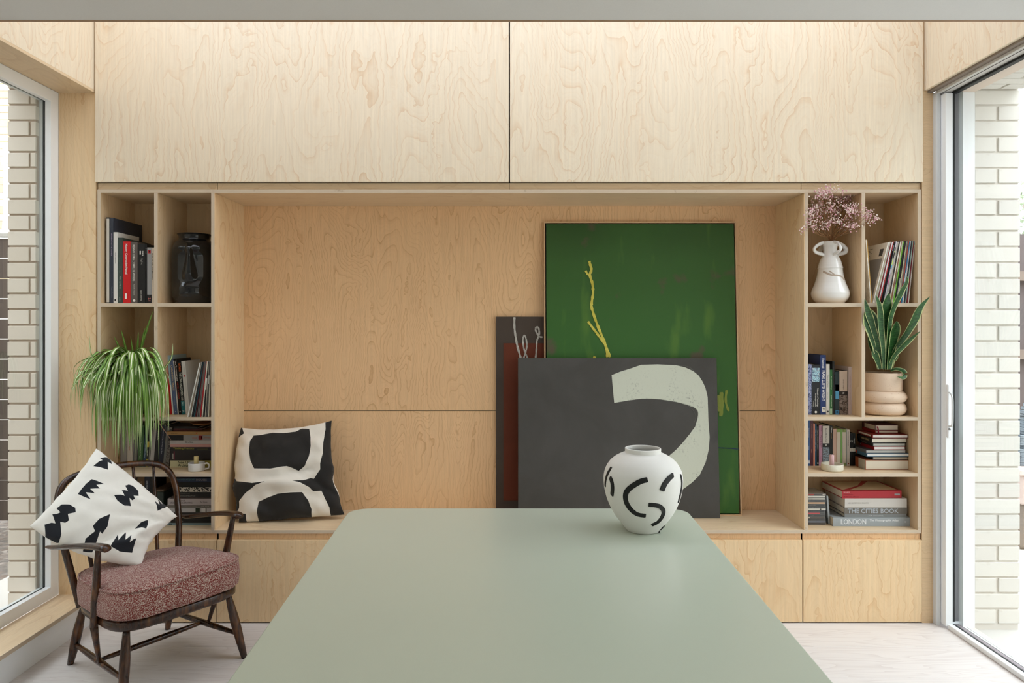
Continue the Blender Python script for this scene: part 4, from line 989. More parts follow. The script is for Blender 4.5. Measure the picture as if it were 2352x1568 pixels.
ub(4, 268.3, 276.0, 966, b, y, .15, 'a58457', 'tan book with black capital lettering under the trailing plant', [('t', 'THE OFFICE FOR GRAY AREAS', '2c2118', .18, .75, .25, .75)], group=G3)
ub(4, 276.4, 290.8, 965, b, y, .15, '9a9693', 'wide grey book left of the cream book with red lettering', [('t', 'David Chipperfield', '6d6a68', .55, .78, .4, .58), ('c', '6d6a68', .06, .0035)], group=G3)
ub(4, 292.2, 304.0, 968.5, b, y, .15, 'c9c0b4', 'cream book with red lettering and a red dot', [('t', 'Made in Japan', 'b5321f', .36, .66, .3, .62), ('c', 'b52a22', .93, .0055), ('t', 'Moiser', 'a8806f', .03, .12, .4, .55)], group=G3)
ub(4, 304.5, 309.2, 970, b, y, .15, 'b8b0a6', 'thin pale book right of the cream book with red lettering', [('r', '1d2028', .1, .62, .35, .7)], 1, group=G3)
ub(4, 309.5, 315.0, 971, b, y, .15, '57544f', 'thin grey book left of the green book', [('r', '8b857d', .1, .95, .1, .4)], 2, group=G3)
ub(4, 315.6, 326.8, 976, b, y, .15, '3f6136', 'green book under the trailing plant', [('t', 'Constructing the Region', 'b8c4a8', .18, .6, .3, .6)], 3, group=G3)
ub(4, 327.7, 334.3, 978, b, y, .15, '2f4658', 'dark blue book right of the green book', [('t', 'The Poetics of Space', 'a9b8c2', .18, .6, .3, .7)], 3.5, group=G3)
ub(4, 334.8, 339.2, 980, b, y, .15, '211f1b', 'thin black and yellow book', [('r', 'b5a83a', .0, .2, 0, 1), ('r', 'b5a040', .5, .64, 0, 1), ('t', 'Vers une', 'c9c3b8', .24, .46, .25, .75)], 4, group=G3)
ub(4, 339.5, 342.6, 980, b, y, .15, '77746f', 'very thin mid grey book right of the yellow and black one', [], 4.5, group=G3)
ub(4, 343.0, 351.8, 970, b, y, .15, 'a5a09b', 'pale grey book leaning right with a dark round emblem', [('t', 'Twentieth Century Houses', '6f6a66', .55, .93, .2, .5), ('c', '25211f', .08, .0045)], 5.2, group=G3)
ub(4, 352.2, 362.4, 972, b, y, .15, '1c1a18', 'black book leaning right with a white round emblem', [('t', 'Natural Built', 'c0bba8', .62, .92, .3, .6), ('c', 'e6e2d8', .075, .0045)], 5.2, group=G3)
ub(4, 362.8, 373.6, 976, b, y, .15, '1c2030', 'navy book leaning right beside the black one', [('t', 'Every Building You Pass and Ruin', '9fa0a8', .3, .9, .35, .62)], 5.2, group=G3)
ub(4, 374.0, 379.2, 978, b, y, .15, '6d6c68', 'thin grey book leaning right at the end of the row', [], 5.2, group=G3)
ub(4, 379.5, 387.5, 980, b, y, .14, M_PHOTO, 'black book with small pale pictures, leaning right at the end of the row', [], 5.2, group=G3)
G4 = 'books stacked flat behind the white candle cup'
stack(4, 3.537, [
  (390.4, 486.5, 16, .15, 'cdc69f', 'cream book at the bottom of the stack behind the candle cup', [('r', '9a8b3a', .62, 1, 0, 1), ('t', 'New Chinese', '22201c', .19, .62, .56, .94), ('t', 'Architecture', '22201c', .19, .62, .12, .5)], 0, 0, None),
  (391, 486.5, 22.8, .15, '241c1b', 'thick black book with a red triangle behind the candle', [('r', '8c2c4a', .085, .105, .08, .92), ('r', 'b9b2aa', .06, .075, .12, .7)], 0, 0, None),
  (392, 486.5, 8.0, .15, '1f1c17', 'black book with olive lettering in the candle cup stack', [('t', 'Thinking Practice', '9a9440', .06, .57, .2, .9), ('r', '6f6a32', .63, .9, .58, .64), ('r', '6f6a32', .63, .9, .3, .36)], 0, 0, None),
  (390.7, 486.5, 7.2, .14, 'c08f88', 'pink book in the candle cup stack', [], 0, 0, None),
  (390.2, 486.5, 8.2, .15, 'b5aeaa', 'pale grey book with small dark lettering in the candle cup stack', [('t', 'Mario Botta', '3b3735', .37, .56, .25, .75), ('r', '8b8682', .03, .14, .4, .55)], 0, 0, None),
  (387.5, 486.5, 12.0, .15, '8f8b88', 'grey book with a red round sign in the candle cup stack', [('r', '171514', 0, .34, 0, 1), ('t', 'Chinese', 'a8574a', .54, .66, .35, .65), ('r', 'b5372c', .69, .785, .1, .92), ('r', '8f8b88', .70, .775, .2, .82), ('t', 'R', 'b5372c', .715, .76, .25, .78), ('t', 'Junzhongyu', 'a8574a', .82, .97, .35, .65)], 0, 0, None),
  (382.5, 486.5, 8.0, .15, 'a5804e', 'tan book on top of the candle cup stack', [('t', 'Interiors', '6a4f2c', .1, .26, .3, .7), ('r', 'c42a1e', .655, .675, .4, .65)], 0, 0, None)], G4)
zz = ZS[4]+(16+22.8+8+7.2+8.2+12+8)*3.537/F+.001
stack(4, 3.56, [(384, 462, 5.0, .14, '5a2320', 'dark red magazine lying crooked on the tan book', [], 4, 0, None), (381, 455, 4.5, .14, '2b2320', 'dark magazine lying crooked on the dark red magazine', [], -3, .005, None)], None, z=zz)
dish = empty('dish', (PX(462, 0, 3.58).x, 3.605, zz+.0215), label='small wooden dish on top of the magazines in the dark compartment', cat='dish')
lathe('bowl', [(.0001, 0), (.02, 0), (.05, .008), (.062, .016), (.059, .016), (.048, .011), (.02, .004), (.0001, .004)], mat('8c6038', .5), dish, 32)
# candle holder cup, left
def cup(loc, label, r, h_, m, handle, candle_label, candle_col, ch, ccat='candle holder', hole=False):
    c = empty('candle_holder', loc, label=label, cat=ccat)
    pr_ = [(.0001, 0), (r*.93, 0), (r*.985, .003), (r, .008), (r, h_-.002), (r*.985, h_), (r*.93, h_-.001), (r*.93, h_*.55), (r*.4, h_*.5), (r*.3, h_*.5), (r*.3, h_*.5), (.0001, h_*.5)]
    lathe('body', pr_, m, c, 44)
    if handle:
        P_ = crom([(r*.98, 0, h_*.8), (r*1.35, 0, h_*.92), (r*1.62, 0, h_*.66), (r*1.5, 0, h_*.32), (r*.98, 0, h_*.18)], 6)
        tube('handle', P_, .0032, m, c, 8, flat=(.8, 1.3), up=(0, 1, 0))
    k = empty('candle', (loc[0]-.002, loc[1], loc[2]+h_*.5+.0003), label=candle_label, cat='candle')
    lathe('wax', [(.0001, 0), (.0108, 0), (.0108, ch-.003), (.0096, ch), (.004, ch-.002), (.0001, ch-.002)], mat(candle_col, .5, .4), k, 20)
    tube('wick', [(0, 0, ch-.003), (0, 0, ch+.001), (.0012, 0, ch+.004)], .0007, mat('2b2522', .8), k, 5)
cup((PX(452, 0, 3.46).x, 3.458, ZS[4]), 'white ceramic candle cup with a ring handle on the left bookcase', .0385, .041, mat('d8d5d0', .35, .5), True, 'short cream candle in the white cup', 'd9c489', .052)
# left bottom compartment
G5 = 'dark upright books low in the left bookcase'
y = 3.56; b = 1204
for x0, x1, top, col, lb in ((250, 262, 1108, '2c2522', 'dark brown book hidden behind the armchair, far left of the low compartment'), (262.4, 280, 1112, '3d3b39', 'charcoal book behind the left side of the armchair back'), (280.4, 300, 1104, '5b5a58', 'grey book behind the armchair back spindles'), (300.4, 315, 1106, '2a2a2e', 'black book behind the armchair spindles')):
    ub(5, x0, x1, top, b, y, .14, col, lb, [('t', 'ARCHITECTURE', '8a8782', .3, .8, .35, .6)], group=G5)
ub(5, 315.4, 331.5, 1097.5, b, y, .14, '6b5337', 'brown book seen through the armchair spindles', [('t', 'Vernacular', 'a08d6c', .5, .9, .4, .65)], group=G5)
ub(5, 332, 344, 1096.5, b, y, .14, '1d2436', 'navy book with a white vertical title behind the armchair spindles', [('t', 'DIETER RAMS', 'b9bcc4', .45, .93, .35, .62)], group=G5)
ub(5, 344.4, 351, 1098, b, y, .14, '121417', 'thin black book right of the navy book', [], group=G5)
gb = empty('box', (PX(352, 0, 3.53).x, 3.53, ZS[5]), label='dark green box behind the armchair hoop in the low compartment', cat='box')
obj('body', boxmesh(.052, .16, .155, mat('27342f', .5), .002), gb, (.027, .08, .0776)); obj('lid', boxmesh(.054, .162, .012, mat('5a4a3a', .5), .002), gb, (.027, .08, .162))
put_text(gb, 'f', mat('c9c9bd'), (.030, -.0006, .10), .012, .02, False)
G6 = 'books stacked flat at the bottom of the left bookcase'
M_DOTS = NT('black_square_dots'); k_ = M_DOTS; ob_ = k_.n('TexCoord').outputs['Object']
br_ = k_.n('TexNoise', {'Vector': k_.n('VectorMath', {0: k_.n('VectorMath', {0: ob_, 1: (230, 230, 230)}, operation='MULTIPLY').outputs[0]}, operation='FLOOR').outputs[0], 'Scale': 3.7, 'Detail': 0.0}).outputs['Fac']
M_DOTS = k_.out(k_.mix(k_.math('GREATER_THAN', br_, .54), lin('c4bcae'), lin('1b1816')), .5, .3)
stack(5, 3.483, [
  (383.7, 486.5, 5.2, .19, '78898c', 'grey teal book at the very bottom of the lower left stack', [('r', '232323', .04, .12, .3, .7)], 0, 0, None),
  (392, 486.5, 8.5, .19, '1b1a19', 'black book just above the grey teal one in the lower left stack', [('t', 'Townscape', '8a8782', .15, .3, .3, .7)], 0, 0, None),
  (391, 486.5, 7.5, .19, '161514', 'black book with bold white lettering in the lower left stack', [('t', 'FROM IKEDA MEMO  Bradley French', 'cfcac2', .2, .5, .3, .7)], 0, 0, None),
  (391, 486.5, 8.3, .19, '201e1d', 'plain charcoal book under the white photo spine in the lower left stack', [('r', '2e2b2a', .7, .95, .2, .8)], 0, 0, None),
  (388, 486.5, 10.4, .19, 'b0acab', 'white book with photographs on its spine in the lower left stack', [('r', '1f2a1a', .62, .72, .05, .95), ('r', 'd0cdca', .76, .85, .1, .95), ('r', '6d6660', .86, .88, .05, .95)], 0, 0, None),
  (382, 486.5, 5.9, .2, '6d665f', 'thin brown grey book in the lower left stack', [('t', 'Sketches in architectural practice', '9a9083', .2, .68, .25, .75), ('t', 'guido balsall', 'b5aca0', .76, .94, .25, .75)], 0, 0, None),
  (385, 486.5, 15.2, .2, 'b3a8a6', 'thick pinkish white drawing book in the lower left stack', [('t', 'ARTS OF', '3a3433', .2, .4, .58, .82), ('t', 'ARCHITECTURAL DRAWING', '3a3433', .05, .56, .26, .5), ('t', 'Pier Vittorio', '55504e', .74, .9, .35, .6)], 0, 0, None),
  (392, 486.5, 3.4, .19, '3a2e2a', 'thin dark brown book in the lower left stack', [], 0, 0, None),
  (402, 486.5, 11.8, .18, '1c1b19', 'black book with capital lettering under the dotted spine', [('t', 'QUESTIONS OF PERCEPTION', '8d8a80', .07, .55, .1, .32), ('t', 'Steven Holl', '5a584f', .15, .4, .6, .85)], 0, 0, None),
  (402, 486.5, 10.8, .18, M_DOTS, 'white book with a black square dot pattern on its spine', [], 0, 0, None),
  (402, 486.5, 12.4, .18, '151311', 'thick plain black book above the dotted spine', [], 0, 0, None),
  (392.5, 486.5, 8.2, .19, '27324c', 'navy book on top of the lower left stack', [('t', 'DAVID ADJAYE', '4f7573', .15, .58, .3, .85), ('t', 'HOUSES', '8d8a8a', .62, .88, .3, .85)], 0, 0, None)], G6)
# right bookcase: records
y = 3.415
sleeve('record_sleeve', 1, 1999.5, 1988.3, 0, y, .0042, M_WBW, 'worn cream record sleeve leaning left against the divider', 'records in the top right compartment', d=.29)
sleeve('record_sleeve', 1, 2002.0, 1990.5, 0, y, .0035, 'c79a4c', 'ochre edged record sleeve leaning left behind the worn cream one', 'records in the top right compartment', d=.29)
lx = [('e4e0d6', 'white', ()), ('8a7a55', 'olive brown', (('c9c0a0', .1, .8),)), ('e8e4da', 'white', ()), ('8c3a3c', 'maroon', ()), ('dddddc', 'white', ()), ('e2585a', 'coral red', (('8c2022', .02, .12), ('8c2022', .72, .86))), ('1f1f22', 'black', (('c9c9c9', .86, .95),)), ('24262a', 'black', ()), ('c8c2c9', 'multicoloured', (('c8e06a', .62, .9), ('5a3a8c', .72, .82), ('e08a3a', .84, .9), ('4ab0d0', .55, .62), ('c85a8c', .3, .45))), ('efede6', 'white', ()), ('d9d2c4', 'cream', ()), ('3a3836', 'dark grey', ()), ('dfd8ca', 'cream', ()), ('a8765a', 'tan', ()), ('d8d2c2', 'cream', (('5a564e', .3, .5),)), ('8ad04a', 'lime green', ()), ('1a1a1a', 'black', ()), ('1d1c1b', 'black', (('d8d6ce', .15, .4),)), ('e6dcb8', 'pale yellow', ()), ('9a968e', 'grey', ()), ('9a4436', 'brick red', ()), ('3a94c8', 'blue', (('d8e8f0', .35, .5),)), ('e6e4e4', 'white', ()), ('2a2c30', 'black', ()), ('8a9a90', 'grey green', ()), ('8c2a34', 'dark red', ()), ('cfc4bc', 'white', (('2a8a90', .93, 1.0),))]
n = len(lx)
for i, (c, nm, mk) in enumerate(lx):
    xb = 2004.6+i*(2085.5-2004.6)/(n-1); xt = 2040.6+i*(2100.6-2040.6)/(n-1)
    sleeve('record_sleeve', 1, xb, xt, 0, 3.42+.003*((i*7) % 4)-.003*(i == 0), .00455, c if i != 1 else M_WBW, '%s record sleeve, %s from the left of the right-leaning records, top right compartment' % (nm, ORD[i] if i < 26 else 'last'), 'records in the top right compartment', d=.285, marks=mk, h_=.306+.002*(i % 3))
# back-cover printing on the first leaning record
first = [o for o in C.objects if o.get('label', '').startswith('white record sleeve, first from the left of the right-leaning')][0]
GR = mat('8f8f90', .6); DG = mat('4a4a4c', .6)
def onside(nm, ya, yb_, za, zb2, m): obj(nm, boxmesh(.0004, yb_-ya, zb2-za, m), first, (-.00455/2-.0002, (ya+yb_)/2, (za+zb2)/2))
onside('cover_print', -.125, .1, -.12, .075, GR)
for q in range(7): onside('cover_print', -.01+.012*(q % 3), .125, .088+.0075*q, .090+.0075*q, DG)
onside('cover_print', -.118, -.085, .088, .125, DG)
# right bookcase: upright books
G7 = 'upright books in the middle of the right bookcase'
y = 3.50; b = 950.6
ub(3, 1847, 1856.0, 832, b, y, .17, 'd8d3c8', 'white book mostly hidden behind the upright, left end of the middle right compartment', [], group=G7)
ub(3, 1856.4, 1864.2, 835, b, y, .15, M_BLUEPAT, 'blue and white patterned book, left end of the middle right compartment', [('t', 'Anthropology', 'd6d9ea', .3, .8, .3, .75)], group=G7)
ub(3, 1864.5, 1883.2, 835.7, b, y, .15, '1e2126', 'thick black book with a pale blue picture at the top of its spine', [('r', M_BLUEPIC, .655, .935, .04, .96), ('t', 'Philosophy of Technology', 'e8e6e0', .16, .53, .6, .82), ('t', 'The Technological Condition', 'd8d6d0', .16, .43, .36, .52), ('t', 'An Anthology', 'b8b6b0', .16, .28, .12, .26), ('c', 'eeece6', .05, .006)], group=G7)
ub(3, 1884.2, 1897.0, 813.8, b, y, .19, '24386a', 'tall blue book with large white serif capitals', [('t', 'Essential', 'e2e4ea', .78, .94, .3, .72), ('t', 'FRANK LLOYD WRIGHT', 'f2f2f2', .23, .74, .32, .84), ('r', 'e6e3da', .045, .125, .25, .98), ('t', 'p', '3a3a3a', .055, .115, .4, .8)], group=G7)
ub(3, 1897.4, 1905.6, 834.7, b, y, .15, 'd6d2ca', 'white book right of the tall blue book', [('t', 'Objects of Desire', '77736b', .5, .83, .3, .65), ('t', 'Adrian Forty', '9c988f', .31, .45, .35, .6), ('c', '2b2b2b', .06, .0045)], group=G7)
ub(3, 1906.0, 1911.8, 847.5, b, y, .15, '2f6a35', 'green book with white lettering', [('t', 'The Unfinished Design', 'e6ecd8', .55, .86, .3, .72), ('t', 'JOSEPH RYKWERT', 'e6ecd8', .17, .43, .3, .72), ('r', 'a9c4a4', .01, .13, .05, .95)], group=G7)
ub(3, 1912.0, 1916.6, 828.6, b, y, .18, '22211f', 'thin black book right of the green book', [], group=G7)
ub(3, 1918.0, 1927.2, 852, b, y, .14, '1f3134', 'small book with a pale blue sky picture on its spine', [('r', '5aa0c4', .36, .7, .08, .98), ('r', 'a9d2d2', .55, .7, .08, .98), ('r', '3f84b4', .0, .1, .08, .98), ('c', '1b2b33', .06, .0045)], group=G7)
ub(3, 1927.8, 1946.8, 850, b, y, .15, '2b2320', 'thick book with a blank beige upper spine and a dark machine picture below', [('r', 'cdb9a6', .53, 1.0, .0, .97), ('r', M_DARKPIC, .0, .44, .0, 1.0), ('t', 'Bernard Stiegler', '5b4e45', .57, .8, .42, .56), ('t', 'R', 'e0dcd4', .46, .51, .4, .6)], group=G7)
ub(3, 1948.6, 1956.6, 840.8, b, y, .16, 'cbb9b2', 'pale pink book at the right end of the middle right compartment', [('t', 'RESTLESS CITIES  A COMPANION GUIDE', 'b08a80', .1, .9, .35, .6)], group=G7)
G8 = 'paperbacks behind the pink candle'
y = 3.58; b = 1070.7
pb = [(1848, 1855.0, 966, '77706a', 'grey paperback mostly hidden at the left end behind the pink candle', []),
 (1855.4, 1860.7, 966, '3f5f93', 'blue paperback at the left end of the pink candle shelf', [('t', 'Emile Durkheim', 'c6d0e2', .58, .86, .3, .65), ('t', 'Suicide', 'c6d0e2', .3, .48, .3, .65), ('r', 'd9dfe8', .05, .12, .1, .9)]),
 (1861.0, 1867.7, 966, '57303a', 'maroon paperback beside the blue one', [('t', 'The Architectural Uncanny', 'b07a6a', .58, .95, .3, .62), ('t', 'Vidler', 'b07a6a', .27, .38, .3, .62)]),
 (1868.0, 1871.9, 974, 'd98f78', 'thin salmon paperback between the maroon and the petrol blue ones', [('t', 'THE ANATOMY OF MELANCHOLIA', 'b96a55', .3, .95, .3, .7)]),
 (1872.2, 1875.6, 974.3, '1f5674', 'thin petrol blue paperback', [('t', 'SPEAK THE UNSPEAKABLE  Paul Virilio', 'd2dde4', .25, .95, .25, .75)]),
 (1875.9, 1880.6, 980, '1c1b1a', 'thin black paperback left of the pink one', [('t', 'Frantz Fanon WRETCHED OF THE EARTH', 'c2bfb8', .42, .9, .3, .65), ('c', 'd9d6cf', .065, .0035)]),
 (1881.0, 1888.9, 978, 'b98aa0', 'pink paperback with dark lettering', [('t', 'SPINOZA', '6a4458', .85, .98, .55, .8), ('t', 'THE ETHICS', '4a3040', .45, .76, .2, .45), ('t', 'AND OTHER WORKS', '4a3040', .45, .76, .55, .8), ('t', 'Penguin', '8a6478', .1, .3, .4, .65)]),
 (1889.3, 1905.4, 978.2, '1c1a19', 'white, black and spotted paperback behind the pink candle', [('r', 'cbc8c1', .555, .99, .02, .98), ('r', M_SPOTS, .0, .455, .02, .98), ('t', 'Maurice Merleau-Ponty', '2d2b29', .58, .93, .38, .58), ('t', 'R', 'dedbd4', .475, .535, .35, .6)]),
 (1905.8, 1912.6, 979, '171615', 'black paperback right of the spotted one', [('t', 'Deleuze', 'ebe8e0', .83, .95, .4, .8), ('t', 'Foucault', 'b08a4a', .68, .82, .4, .7)]),
 (1913.0, 1921.6, 986.5, 'c0a08e', 'faded salmon paperback right of the black one', []),
 (1922.4, 1930.2, 987.3, 'cfc4b2', 'cream paperback with a green top on its spine', [('r', '8aa35a', .925, 1, 0, 1)]),
 (1930.5, 1935.0, 987.3, '7aa65a', 'plain green paperback between two cream ones', []),
 (1935.3, 1937.9, 987.3, 'd2c8ba', 'very thin cream paperback right of the green one', [('r', '8aa35a', .925, 1, 0, 1)]),
 (1938.2, 1943.3, 987.5, 'cdc2b2', 'cream paperback with green ends on its spine', [('r', '8a9a62', .925, 1, 0, 1), ('r', '8a9a62', 0, .08, 0, 1)]),
 (1943.5, 1945.5, 986, '8f948c', 'very thin grey green paperback', []),
 (1945.7, 1952.1, 988, 'cdc4ba', 'white paperback with black lettering right of the green ones', [('t', 'Henri Cixous Rootprints', '34302d', .55, .95, .3, .66), ('c', '8a3a2c', .06, .0035)]),
 (1952.4, 1956.2, 996.5, '171818', 'first of three matching black paperbacks', [('r', 'c9c4ba', .44, .55, 0, 1), ('t', 'Kant', 'd6d3cc', .7, .82, .3, .7)]),
 (1956.4, 1960.2, 996.5, '171818', 'second of three matching black paperbacks', [('r', 'c9c4ba', .44, .55, 0, 1), ('t', 'Hegel', 'd6d3cc', .7, .82, .3, .7)]),
 (1960.4, 1964.4, 996.5, '171818', 'third of three matching black paperbacks', [('r', 'c9c4ba', .44, .55, 0, 1), ('t', 'Nietzsche', 'd6d3cc', .68, .85, .3, .7)])]
for x0, x1, top, c, lb, it in pb: ub(4, x0, x1, top, b, y, .12, c, lb, it, group=G8)
cup((PX(1911, 0, 3.47).x, 3.468, ZS[4]), 'speckled cream stoneware candle dish with a pink candle on the right bookcase', .0515, .034, mottle('speckled_cream', ['d6d1bd', 'd9d4c2', 'dedac8'], 60), False, 'short pink candle in the speckled dish', 'e0b9bd', .060)
G9 = 'books stacked page edge out beside the paperbacks'
stack(4, 3.478, [
  (1987.5, 2087.5, 22.6, .15, '9a5230', 'very thick book with a rust orange spine, bottom of the stack beside the paperbacks', [('r', 'b5aea0', .55, 1, 0, 1)], 0, 0, PAGE),
  (2004.5, 2086, 7.6, .15, '17191b', 'thin black spined book on the very thick one', [], 0, 0, mat('b5a894', .9)),
  (1990.5, 2091, 8.0, .17, '3a6480', 'blue book with a red label, low in the stack beside the paperbacks', [('r', 'c4503c', .28, .42, .1, .9)], 0, -.002, PAGEW),
  (1989, 2081.5, 7.4, .15, '57585c', 'grey spined book below the red hardcover', [], 0, 0, mat('bfc0ba', .9)),
  (2007, 2080, 8.4, .15, '8e1a20', 'red hardcover in the middle of the stack beside the paperbacks', [('r', 'c9c9c9', .1, .13, .3, .7)], 0, 0, PAGEW),
  (2004.8, 2080.5, 7.8, .15, '1c1a1a', 'black spined book above the red hardcover', [('t', 'The Language', '9a958c', .25, .6, .3, .7)], 0, 0, mat('c3c2bb', .9)),
  (2002, 2084, 11.0, .14, '201512', 'black spined cream paged book under the thin red one', [('t', 'NORMAL ACCIDENTS', 'c9b98e', .3, .8, .3, .7)], 1.2, 0, PAGE),
  (2004, 2086, 8.2, .16, '7d2320', 'thin red covered book with white pages near the stack top', [('r', 'd8d2c8', .12, .9, .35, .8)], -.8, 0, PAGEW)], G9, 'left')
zz = ZS[4]+(22.6+7.6+8.0+7.4+8.4+7.8+11.0+8.2)*3.478/F+.0012
stack(4, 3.515, [(2010, 2064, 6.2, .13, '8c1a1c', 'small red spined book second from the top of the stack', [], 0, 0, PAGE),
  (2010, 2064, 12.4, .13, '5a2a2c', 'small thick book on top of the stack, maroon spine and ribbon', [('r', 'c4b8a4', .2, .98, .1, .9)], 0, 0, PAGE)], G9, 'left', z=zz)
top_b = [o for o in C.objects if o.get('label', '').startswith('small thick book on top of the stack')][0]
vs, fs = tube_geo(crom([(.010, -.0005, .020), (.013, -.004, .010), (.016, -.003, -.008), (.018, -.002, -.016)], 4), .0035, 6, flat=(.15, 1), up=(0, 1, 0))
obj('ribbon', mesh('ribbon', vs, fs, mat('9a1440', .6)), top_b)
# CDs
cdc = [('4a4140', 'brown', [('r', '7a6a66', 0, .3, .2, .8)]), ('6b6e7c', 'grey violet', []), ('4b4b4d', 'dark grey', [('t', 'Massive', 'a5a5a5', .2, .35, .3, .7)]), ('57504b', 'grey brown', [('r', 'c9c2b2', 0, .42, .25, .75)]), ('454646', 'charcoal', [('t', 'Bjork', '8a8a8a', .5, .6, .3, .7)]), ('4f5150', 'mid grey', [('r', 'c4575a', 0, .78, .15, .85)]), ('38393b', 'near black', [('t', 'JOHN COLTRANE A LOVE', '8c8c8c', .35, .8, .3, .7)]), ('cfcdc4', 'white', [('r', '2a2a2a', .76, .8, .3, .7)]), ('3a3c3e', 'slate', [('t', 'THE VERY BEST OF NINA', '8c8c8c', .3, .8, .3, .7)]), ('3c3d3f', 'dark slate', [('t', 'STANLEY BROTHERS', 'a0a0a0', .3, .65, .3, .7)]), ('d0ab88', 'peach', []), ('47494b', 'steel grey', [('t', 'Nick Drake', 'cfcfcf', .25, .45, .3, .7)]), ('c4c2b8', 'off-white', [('t', 'BRITTEN', '6a6a6a', .35, .55, .3, .7)]), ('d8d6ce', 'bright white', []), ('4a4546', 'black and red', [('r', 'a8413a', .35, .55, .3, .8), ('r', 'c9c4bc', .85, .93, .35, .65)])]
zc = ZS[5]; yc = 3.489
for i, (c, nm, it) in enumerate(cdc):
    j = random.uniform(-.0015, .0015); r = empty('cd_case', (PX(1897, 0, yc).x-.142+j, yc+random.uniform(0, .003), zc+.0001), label='%s disc case, %s from the bottom of the short stack of cases' % (nm, ORD[i]), cat='disc case', group='disc cases in the short stack')
    obj('case', boxmesh(.1415, .124, .0098, mat('8a8b8b', .2, .5), .0008), r, (.071, .063, .0050)); obj('inlay', boxmesh(.134, .001, .0076, mat(c, .3, .5)), r, (.071, .0008, .005))
    q = empty('x', (0, 0, 0)) if False else r
    for t_ in it:
        if t_[0] == 't': put_text(r, t_[1], mat(t_[2]), ((t_[3]+t_[4])/2*.142, -.0004, .005), (t_[4]-t_[3])*.142, .0036, False)
        else: obj('spine_label', boxmesh((t_[3-1+1]-t_[2])*.142, .0006, .006, mat(t_[1], .4)), r, (.004+(t_[2]+t_[3])/2*.142, .0002, .005))
    zc += .0104
r = obj('cd_case', boxmesh(.0098, .124, .1415, mat('9ea3a5', .25, .5), .0008), None, (PX(1902.6, 0, 3.50).x, 3.562, ZS[5]+.0717), (0, math.radians(-4.2), 0), label='single disc case leaning upright against the short stack of cases', cat='disc case')
# big art books
G10 = 'large art books at the bottom of the right bookcase'
stack(5, 3.465, [
  (1913.7, 2089.7, 20.2, .24, 'a3abb0', 'pale grey art book with a large white city title, bottom of the stack', [('t', 'LONDON', 'e8ecee', .10, .43, .22, .82), ('t', 'The Photographic Atlas', 'f2f4f5', .475, .85, .50, .80), ('c', 'c6ccd0', .94, .004), ('r', 'c3cacd', .045, .05, .1, .9)], 0, 0, PAGE),
  (1940.5, 2083, 8.0, .22, '7f8384', 'thin grey art book between the two large titled books', [('t', 'TOM DIXONWELL', 'b5b9ba', .38, .64, .3, .7)], 0, .002, PAGE),
  (1939.5, 2084, 14.6, .22, '6f6a62', 'grey brown art book with wide pale grey capitals', [('t', 'THE CITIES BOOK', 'adb4ba', .05, .86, .12, .85)], 0, 0, PAGE),
  (1940.5, 2083, 21.0, .23, 'cdc8c1', 'thick off-white art book under the red one', [('t', 'NEW PERSPECTIVES IN DRAWING', 'a9a49c', .05, .38, .42, .58)], 0, 0, PAGE),
  (1934.8, 2073, 17.2, .22, 'ad2c34', 'red and cream art book on top of the large stack', [('t', 'BAUHAUS', 'e0a0a0', .02, .12, .72, .9), ('t', 'Designing Architecture', '5a1418', .02, .18, .42, .56), ('t', 'The Elements of Process', '5a1418', .02, .28, .14, .28), ('r', '9a9a9a', .88, .97, .38, .6)], 1.5, 0, PAGE)], G10)
rb = [o for o in C.objects if o.get('label', '').startswith('red and cream art book')][0]
L = (2073-1934.8)*3.465/F; tz = 17.2*3.465/F-.0003+.0003
def topquad(pts, m, nm):
    me = mesh(nm, [(x*L, y_*.22, tz) for x, y_ in pts], [tuple(range(len(pts)))], m); obj(nm, me, rb)
CRM = mat('d9c7a8', .5)
topquad([(.04, .10), (.45, .50), (.70, .96), (.04, .96)], CRM, 'cover_print'); topquad([(.16, .10), (.96, .10), (.96, .94), (.80, .94), (.52, .50)], CRM, 'cover_print')
# ------------------------------------------------------------------ black face vase
def face_bump(a, z, r):
    # a: angle, front (towards the camera) is -90 deg, slightly turned left
    d = math.degrees(a); d = (d-280+180) % 360-180
    x = d/60; q = z/.352; o = 0
    g = lambda v, s: math.exp(-(v/s)**2)
    sg = lambda v: 1/(1+math.exp(max(-60, min(60, -v))))
    if .02 < q < .95:
        plane = math.exp(-(x/.72)**4)*sg((q-.29)*70)*sg((.73-q)*70)
        o -= .013*plane
        t = max(0, min(1, (.80-q)/.44))
        o += (.013+.020*t)*math.exp(-(abs(x)/(.10+.17*t**1.6))**2.6)*sg((q-.355)*150)*sg((.80-q)*45)
        o += .009*g(q-.785, .05)*math.exp(-(x/.85)**4)
        for zc_, am in ((.275, .011), (.215, .010), (.150, .008)): o += am*g(q-zc_, .020)*math.exp(-(x/.55)**4)
        o -= .004*g(q-.245, .012)*g(x, .5)
    return o
k = NT('black_gloss_glaze'); BGL = k.out(None, .06, .5); k.b.inputs['Base Color'].default_value = (.006, .006, .006, 1); k.b.inputs['Coat Weight'].default_value = .0; k.b.inputs['Coat Roughness'].default_value = .04
fvx = PX(447, 0, 3.545).x
fv = empty('face_vase', (fvx, 3.545, ZS[1]), label='glossy black ceramic vase moulded as a stylised face, top of the left bookcase', cat='vase')
pr = smoothprof([(.088, 0), (.092, .006), (.094, .016), (.100, .028), (.105, .05), (.106, .12), (.106, .20), (.106, .26), (.103, .285), (.094, .305), (.078, .322), (.074, .330), (.076, .344), (.083, .352)], 5)
prf = [(.0001, 0)]+pr+[(.080, .354), (.072, .344), (.070, .330), (.090, .29), (.095, .1), (.085, .02), (.0001, .015)]
nP = len(pr)+1
